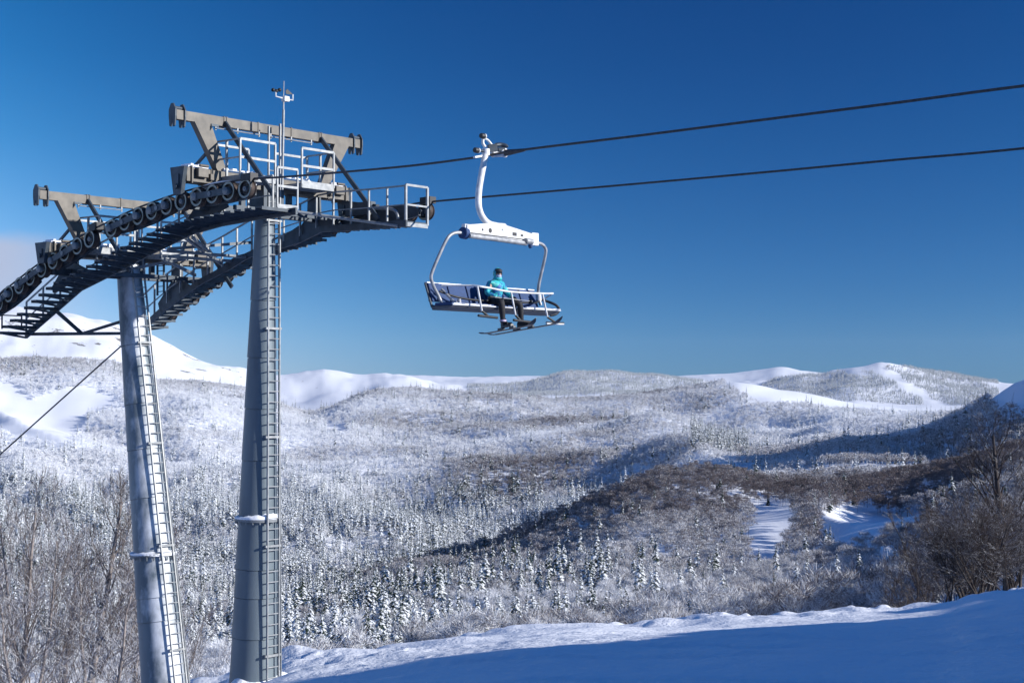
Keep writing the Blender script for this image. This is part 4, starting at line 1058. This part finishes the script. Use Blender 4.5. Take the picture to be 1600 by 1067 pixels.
skin('jacket', MJ, {k: (NB[k][0], NB[k][1] * (1.12 if k not in ('wrR', 'wrL', 'pelvis') else 1.2)) for k in jk}, [e for e in EB if e[0] in jk and e[1] in jk], PER)
tr = ['pelvis', 'hipR', 'hipL', 'thighR', 'thighL', 'kneeR', 'kneeL', 'shinR', 'shinL', 'ankR', 'ankL']
skin('trousers', MP, {k: (NB[k][0], NB[k][1] * (1.08 if k != 'pelvis' else 1.0)) for k in tr}, [e for e in EB if e[0] in tr and e[1] in tr], PER)
# head: turned a little towards the camera side
hd = (FW * .93 - N * .37).normalized(); hx = Z.cross(hd).normalized(); HC = B(.065, 0, .525)
def ell(m, c, rx, ry, rz, cut=None, n=20, k=14):     # ellipsoid, x = sideways, y = forward
    b = len(m.v); R_ = []
    for i in range(k + 1):
        ph = math.pi * i / k
        for j in range(n):
            a = 2 * math.pi * j / n
            m.v.append(c + hx * (math.sin(ph) * math.cos(a) * rx) + hd * (math.sin(ph) * math.sin(a) * ry) + Z * (math.cos(ph) * rz))
    for i in range(k):
        for j in range(n):
            j2 = (j + 1) % n; q = [b + i * n + j, b + (i + 1) * n + j, b + (i + 1) * n + j2, b + i * n + j2]
            if cut and cut(sum((m.v[t] for t in q), Vector()) / 4 - c): continue
            m.f.append(q); m.m.append(m.cur)
m = MB(); ell(m, HC, .062, .074, .088); m.prism([HC + hd * .070 + Z * .010, HC + hd * .092 - Z * .022, HC + hd * .068 - Z * .026], hx * .022)
for sg in (-1, 1): ell(m, HC + hx * .062 * sg - Z * .005, .008, .014, .024, n=8, k=6)
face = m.build('head', MK, PER, smooth=70)
m = MB(); ell(m, HC + hd * .012 - Z * .045, .060, .072, .048); m.build('face_mask', ML, face, smooth=70)
m = MB(); ell(m, HC + Z * .004 - hd * .008, .083, .092, .103, cut=lambda p: p.dot(hd) > .052 and p.z < .052); ell(m, HC - Z * .09 - hd * .012, .085, .088, .05)
m.build('hood', MJ, face, smooth=70)
m = MB(); ell(m, HC + Z * .045 + hd * .012, .070, .082, .052); m.prism([HC + hd * .085 + Z * .052 + hx * .055, HC + hd * .115 + Z * .040, HC + hd * .085 + Z * .052 - hx * .055, HC + hd * .05 + Z * .06], Z * .010)
m.build('helmet', M['black'], face, smooth=60)
m = MB(); c = HC + hd * .060 + Z * .022
for i in range(8):
    a0 = math.radians(-62 + 124 * i / 8); a1 = math.radians(-62 + 124 * (i + 1) / 8)
    f = lambda a, z, r: HC + hd * math.cos(a) * r + hx * math.sin(a) * r * .85 + Z * z
    m.add([f(a0, .0, .085), f(a1, .0, .085), f(a1, .042, .083), f(a0, .042, .083), f(a0, .0, .07), f(a1, .0, .07), f(a1, .042, .07), f(a0, .042, .07)], [(0, 1, 2, 3), (4, 7, 6, 5), (0, 4, 5, 1), (3, 2, 6, 7), (0, 3, 7, 4), (1, 5, 6, 2)])
m.build('goggles', MG, face, smooth=60)
# gloved hands: palm, four curled fingers, thumb
for side, wr in ((-1, NB['wrR'][0]), (1, NB['wrL'][0])):
    fw = (FW * .8 + N * (-side) * .45 - Z * .25).normalized(); up_ = Z; sx = fw.cross(up_).normalized(); up2 = sx.cross(fw)
    m = MB(); pc = wr + fw * .055; m.bar(wr, wr + fw * .085, .068, .034, up=up2, w2=.075, h2=.03)
    for i, (off, ln) in enumerate(((-.027, .055), (-.009, .062), (.009, .058), (.026, .046))):
        a = wr + fw * .083 + sx * off; b_ = a + fw * ln * .45 - up2 * .008; c_ = b_ + fw * ln * .3 - up2 * ln * .4; d_ = c_ - up2 * ln * .3 - fw * .008
        m.tube([a, b_, c_, d_], [.0095, .009, .008, .006], 8)
    a = wr + fw * .03 - sx * side * .034; m.tube([a, a + fw * .03 - sx * side * .02 - up2 * .01, a + fw * .055 - sx * side * .016 - up2 * .022], [.012, .010, .007], 8)
    m.build('glove', M['black'], PER, smooth=60)
# boots, skis, pole
def ski(tail, tip, label, boot_at):
    ax = (tip - tail).normalized(); sd_ = ax.cross(Z).normalized(); up = sd_.cross(ax); L = (tip - tail).length
    m = MB(); n_ = 26; b = 0
    for i in range(n_ + 1):
        f = i / n_; c = tail + ax * L * f; hw = .043 + .016 * (abs(f - .47) / .5) ** 1.6
        if f > .93: hw *= max(.12, 1 - ((f - .93) / .07) ** 2)
        lift = .11 * max(0, (f - .84) / .16) ** 1.9 + .03 * max(0, (.05 - f) / .05)
        for dx, dz in ((-1, 0), (1, 0), (1, .014), (-1, .014)): m.v.append(c + sd_ * dx * hw + up * (lift + dz))
    for i in range(n_):
        for j in range(4):
            j2 = (j + 1) % 4; m.f.append([i * 4 + j, (i + 1) * 4 + j, (i + 1) * 4 + j2, i * 4 + j2]); m.m.append(1 if (j == 2 and 4 < i < 20 and i % 9 > 5) else 0)
    m.f += [[0, 1, 2, 3], [n_ * 4 + 3, n_ * 4 + 2, n_ * 4 + 1, n_ * 4]]; m.m += [0, 0]
    e = empty('ski', tail + ax * L * .48); m.build('board', [MSK, MRD], e, smooth=30)
    for d0, l0 in ((-.15, .07), (.17, .06)):
        w = MB()
        c = tail + ax * (L * .47 + d0) + up * .035; w.box(c, ax * l0, sd_ * .032, up * .022)
        w.build('binding', M['dark_steel'], e, bevel=.006)
    return tag(e, label, 'ski'), ax, sd_, up, tail + ax * L * .47 + up * .052
MSK = steel('dark_ski', (.012, .013, .018), (.03, .03, .035), 12, .35, 0); MRD = simple('red_stripe', (.35, .03, .03), .4)
t1, a1, s1_, u1, c1 = ski(at(752, 523, 29.15), at(838, 507.5, 27.95), 'dark ski on the foot nearer the pylon, pointing lower left', 0)
t2, a2, s2_, u2, c2_ = ski(at(765, 525, 29.30), at(880, 504.5, 28.33), 'dark ski with the long upturned tip below the right hand footrest', 0)
for (ank, ax, sd_, up, c) in ((NB['ankR'][0], a1, s1_, u1, c1), (NB['ankL'][0], a2, s2_, u2, c2_)):
    m = MB(); heel = c - ax * .09; toe = c + ax * .15
    prof_ = [(-.10, .05, .0, .10), (-.06, .052, .0, .115), (.0, .05, .0, .10), (.06, .05, .0, .075), (.12, .048, .0, .062), (.165, .034, .0, .045)]
    b = 0
    for (f, w, z0, z1) in prof_:
        for dx, z in ((-1, z0), (1, z0), (1, z1 * .7), (.6, z1), (-.6, z1), (-1, z1 * .7)): m.v.append(c + ax * f + sd_ * w * dx + up * z)
    for i in range(5):
        for j in range(6):
            j2 = (j + 1) % 6; m.f.append([i * 6 + j, (i + 1) * 6 + j, (i + 1) * 6 + j2, i * 6 + j2]); m.m.append(0)
    m.f += [[5, 4, 3, 2, 1, 0], [30, 31, 32, 33, 34, 35]]; m.m += [0, 0]
    sh_ = c - ax * .045 + up * .08; m.tube([sh_, sh_.lerp(ank, .7), ank + Z * .03], [.056, .058, .060], 12)
    for k in (0.04, .09): m.bar(c + ax * k - sd_ * .052 + up * .055, c + ax * k + sd_ * .052 + up * .055, .015, .05)
    bo = m.build('ski_boot', MB_, PER, smooth=50)
    q = MB(); q.tube([ank - Z * .005, ank + Z * .03], [.063, .062], 12); q.build('boot_cuff', MC, bo, smooth=50)
def pole(a, b, label):
    m = MB(); m.tube([a, b], [.009, .006], 8); e = tag(empty('ski_pole', a), label, 'ski pole'); m.build('shaft', M['tube'], e, smooth=60)
    d = (b - a).normalized(); g = MB(); g.tube([a - d * .10, a + d * .02], [.016, .014], 8); g.build('handle', M['black'], e, smooth=60)
    k = MB(); k.lathe(b - d * .07, d, [(0, .008), (.004, .04), (.008, .04), (.012, .008)], 14); k.build('basket', M['black'], e, smooth=60)
pole(st(-.46, -.42, 1.60), st(-.50, .62, 1.565), 'light ski pole lying across the skier\'s lap')
# ------------------------------------------------------------------ bare trees close by
def bark_mat(name, c1, c2, snowc, thr):
    m, n, l, b = newmat(name)
    g = n.new('ShaderNodeNewGeometry'); tc = n.new('ShaderNodeTexCoord')
    t = n.new('ShaderNodeTexNoise'); t.inputs['Scale'].default_value = 5; t.inputs['Detail'].default_value = 5
    mp = n.new('ShaderNodeMapping'); mp.inputs['Scale'].default_value = (1, 1, .35); l.new(tc.outputs['Object'], mp.inputs[0]); l.new(mp.outputs[0], t.inputs['Vector'])
    r = ramp(n, [(.3, c1), (.7, c2)]); l.new(t.outputs['Fac'], r.inputs[0])
    t2 = n.new('ShaderNodeTexNoise'); t2.inputs['Scale'].default_value = 1.7; t2.inputs['Detail'].default_value = 3; l.new(tc.outputs['Object'], t2.inputs['Vector'])
    sp = n.new('ShaderNodeSeparateXYZ'); l.new(g.outputs['Normal'], sp.inputs[0])
    a = n.new('ShaderNodeMath'); a.operation = 'ADD'; l.new(sp.outputs['Z'], a.inputs[0]); l.new(t2.outputs['Fac'], a.inputs[1])
    mr = n.new('ShaderNodeMapRange'); mr.inputs[1].default_value = thr; mr.inputs[2].default_value = thr + .12; l.new(a.outputs[0], mr.inputs[0])
    mx = n.new('ShaderNodeMix'); mx.data_type = 'RGBA'; l.new(mr.outputs[0], mx.inputs[0]); l.new(r.outputs[0], mx.inputs[6]); mx.inputs[7].default_value = (*snowc, 1)
    l.new(mx.outputs[2], b.inputs['Base Color']); b.inputs['Roughness'].default_value = .85; b.inputs['Specular IOR Level'].default_value = .2
    return m
M['bark_grey'] = bark_mat('grey_bark', (.17, .15, .14), (.36, .31, .28), (.8, .82, .86), 1.12)
M['twig_grey'] = bark_mat('grey_twigs', (.085, .072, .068), (.19, .16, .15), (.78, .80, .85), .90)
M['bark_dark'] = bark_mat('dark_bark', (.035, .03, .03), (.09, .075, .07), (.8, .82, .86), 1.30)
M['twig_brown'] = bark_mat('brown_twigs', (.028, .024, .025), (.075, .056, .05), (.75, .78, .84), 1.18)
def tubes_np(segs, k):
    A_ = np.array([s[0] for s in segs]); B_ = np.array([s[1] for s in segs]); ra = np.array([s[2] for s in segs]); rb = np.array([s[3] for s in segs])
    d = B_ - A_; d /= np.linalg.norm(d, axis=1, keepdims=True) + 1e-9
    ref = np.where(np.abs(d[:, 2:3]) < .9, np.array([[0, 0, 1.]]), np.array([[1., 0, 0]])); x = np.cross(d, ref); x /= np.linalg.norm(x, axis=1, keepdims=True); y = np.cross(d, x)
    V = []
    for (Q, r) in ((A_, ra), (B_, rb)):
        for i in range(k):
            a = 2 * math.pi * i / k; V.append(Q + (x * math.cos(a) + y * math.sin(a)) * r[:, None])
    V = np.stack(V, 1).reshape(-1, 3); n = len(segs); base = (np.arange(n) * 2 * k)[:, None]
    F_ = np.concatenate([base + np.array([[i, (i + 1) % k, k + (i + 1) % k, k + i]]) for i in range(k)], 0)
    return V, F_
def tree_mesh(seed, h, r0, spread=.34, first=.3, stems=1, dense=1.0, up=.55, lean=0, mats=('bark_grey', 'twig_grey')):
    R = np.random.default_rng(seed); tr = []; br = []
    def grow(p, d, L, r, lvl, out):
        n = 6 if lvl == 0 else 4 if lvl == 1 else 3 if lvl == 2 else 2
        nodes = [p]; dd = d
        for i in range(n):
            dd = dd + R.normal(size=3) * (.07 if lvl == 0 else .14) + np.array([0, 0, .03 if lvl == 0 else .09]); dd /= np.linalg.norm(dd)
            q = nodes[-1] + dd * L / n
            ra = r * (1 - .78 * i / n); rb = r * (1 - .78 * (i + 1) / n)
            out.append((nodes[-1], q, max(ra, .008), max(rb, .005))); nodes.append(q)
        if lvl >= 3: return
        nb = [int(20 * dense), int(9 * dense), int(6 * dense)][lvl]
        for k in range(nb):
            f = (first if lvl == 0 else .18) + (1 - (first if lvl == 0 else .18)) * (k + R.uniform()) / nb
            i = min(int(f * n), n - 1); b = nodes[i] + (nodes[i + 1] - nodes[i]) * (f * n - i)
            ax = nodes[i + 1] - nodes[i]; ax /= np.linalg.norm(ax); s = np.cross(ax, R.normal(size=3)); s /= np.linalg.norm(s) + 1e-9
            ang = R.uniform(.5, 1.0) * (1.1 - .35 * f); nd = ax * math.cos(ang) + s * math.sin(ang) + np.array([0, 0, up * .5]); nd /= np.linalg.norm(nd)
            Lb = [h * spread * (1.15 - .75 * f), L * .48 * (1.1 - .5 * f), L * .55][lvl] * R.uniform(.7, 1.2)
            grow(b, nd, Lb, max(.009, r * (1 - .78 * f) * (.42 if lvl == 0 else .5)), lvl + 1, br)
    for s_ in range(stems):
        a = 2 * math.pi * s_ / max(1, stems) + R.uniform(0, 1); tilt = 0 if stems == 1 else R.uniform(.15, .55)
        d = np.array([math.cos(a) * tilt + lean, math.sin(a) * tilt, 1.0]); d /= np.linalg.norm(d)
        grow(np.array([math.cos(a) * .15 * (stems > 1), math.sin(a) * .15 * (stems > 1), -.6]), d, (h + .6) * (1 if s_ == 0 else R.uniform(.7, .95)), r0 * (1 if s_ == 0 else .75), 0, tr)
    out = []
    for segs, k, nm, mt in ((tr, 9, 'trunk', mats[0]), (br, 3, 'crown', mats[1])):
        V, F_ = tubes_np(segs, k); me = bpy.data.meshes.new(nm)
        me.vertices.add(len(V)); me.vertices.foreach_set('co', V.astype(np.float32).ravel()); me.loops.add(F_.size); me.loops.foreach_set('vertex_index', F_.astype(np.int32).ravel())
        me.polygons.add(len(F_)); me.polygons.foreach_set('loop_start', np.arange(0, F_.size, 4, dtype=np.int32)); me.polygons.foreach_set('use_smooth', np.ones(len(F_), bool)); me.update(calc_edges=True)
        me.materials.append(M[mt]); out.append(me)
    return out
def place_tree(meshes, h0, u, vtop, r, label, group, rot=0, wide=1.0):
    th = math.atan((u - CU) / F); x, y = r * math.sin(th), r * math.cos(th); z = hz(x, y)
    ht = at(u, vtop, y).z - z; k = ht / h0
    e = empty('bare_tree', (x, y, z)); e.rotation_euler = (0, 0, rot); e.scale = (k * wide, k * wide, k); tag(e, label, 'tree', group)
    for me in meshes:
        o = bpy.data.objects.new(me.name, me); link(o); o.parent = e
TL = [tree_mesh(1, 13, .24, .30, .38, dense=1.15), tree_mesh(2, 12, .17, .32, .25, dense=1.15), tree_mesh(3, 12, .12, .34, .30, stems=2, dense=1.0), tree_mesh(4, 10, .10, .36, .2, dense=1.1)]
GL = 'bare trees beside the leaning pylon column'
LEFT = [(0, 13, 126, 782, 70, 'tallest bare tree left of the pylon, thick pale trunk with a bend low down', .3, 1.1),
        (1, 12, 36, 800, 66, 'bare tree with straight pale trunk close to the left edge of the photo', 1.2, 1.1),
        (2, 12, 72, 812, 72, 'twin stemmed bare tree between the edge tree and the tallest tree', 2.6, 1.2),
        (3, 10, 195, 850, 68, 'slender bare tree with thin curved trunk just left of the leaning column', 4.4, 1.1),
        (2, 12, 8, 838, 62, 'dark twin stemmed bare tree cut by the left edge of the photo', .4, 1.1),
        (3, 10, 152, 862, 64, 'low slim bare tree close right of the tallest tree', 1.9, 1.3),
        (1, 12, 96, 858, 78, 'thin bare tree half hidden behind the tallest tree on its left', 5.2, 1.1),
        (3, 10, 172, 905, 58, 'short snowy bare sapling in front of the slender tree', 3.3, 1.5),
        (3, 10, 50, 900, 58, 'short snowy bare sapling under the straight pale trunk', .8, 1.5),
        (2, 12, 232, 925, 75, 'small bare tree peeping out behind the leaning column', 2.0, 1.1)]
for k, h0, u, vt, r, lab, rot, wd in LEFT: place_tree(TL[k], h0, u, vt, r, lab, GL, rot, wd)
TR = [tree_mesh(11, 11, .29, .52, .34, dense=.95, up=.3, mats=('bark_dark', 'twig_brown')), tree_mesh(12, 9, .15, .48, .22, stems=5, up=.25, dense=.95, mats=('bark_dark', 'twig_brown')),
      tree_mesh(13, 9, .10, .38, .15, stems=3, dense=.9, mats=('bark_dark', 'twig_brown')), tree_mesh(14, 8, .08, .40, .12, stems=2, dense=1.0, lean=-.3, mats=('bark_dark', 'twig_brown'))]
GR_ = 'dark bare trees at the top of the right hand bank'
RIGHT = [(0, 11, 1577, 678, 97, 'tallest dark bare tree with a thick forked trunk near the right edge', 1.3, 1.25),
         (1, 9, 1512, 775, 94, 'many stemmed dark bare tree fanning out above the snow bank', .2, 1.25),
         (2, 9, 1541, 765, 99, 'dark bare tree between the fanning tree and the tallest tree', 2.2, 1.1),
         (0, 11, 1603, 735, 104, 'dark bare tree cut by the right edge of the photo', 3.9, 1.1),
         (3, 8, 1478, 838, 92, 'low dark bush like tree leaning left over the snow bank', 3.3, 1.5),
         (2, 9, 1492, 790, 108, 'brown bare tree standing behind the left side of the fanning tree', 4.0, 1.3),
         (1, 9, 1560, 765, 108, 'brown bare tree filling the gap left of the thick forked trunk', 5.0, 1.3),
         (2, 9, 1462, 800, 128, 'small brown bare tree lowest down the slope left of the dark clump', 1.0, 1.3),
         (1, 9, 1590, 785, 96, 'low dark bare tree to the right of the thick forked trunk', .9, 1.3),
         (2, 9, 1525, 775, 135, 'farther brown bare tree behind the middle of the dark clump', 2.9, 1.3),
         (1, 9, 1532, 800, 92, 'short dark bare tree low in front of the middle of the clump', 4.6, 1.4),
         (2, 9, 1573, 820, 90, 'short dark bare tree at the foot of the thick forked trunk', 1.6, 1.5),
         (3, 8, 1440, 850, 118, 'tiny brown bare tree at the left tip of the dark clump', .6, 1.3)]
for k, h0, u, vt, r, lab, rot, wd in RIGHT: place_tree(TR[k], h0, u, vt, r, lab, GR_, rot, wd)
# ------------------------------------------------------------------ thin winter air
m, n, l, b = newmat('thin_haze'); n.remove(b); pv = n.new('ShaderNodeVolumePrincipled')
pv.inputs['Color'].default_value = (.80, .88, 1, 1); pv.inputs['Density'].default_value = 1.0e-5
l.new(pv.outputs[0], n['Material Output'].inputs['Volume'])
zb_, zt_ = float(ZZ.min()) - 1, float(ZZ.max()) + 25
mb = MB(); mb.box(Vector((0, 0, (zb_ + zt_) / 2)), Vector((15200, 0, 0)), Vector((0, 15200, 0)), Vector((0, 0, (zt_ - zb_) / 2)))
tag(mb.build('haze', m, org=Vector((0, 0, (zb_ + zt_) / 2))), kind='stuff')
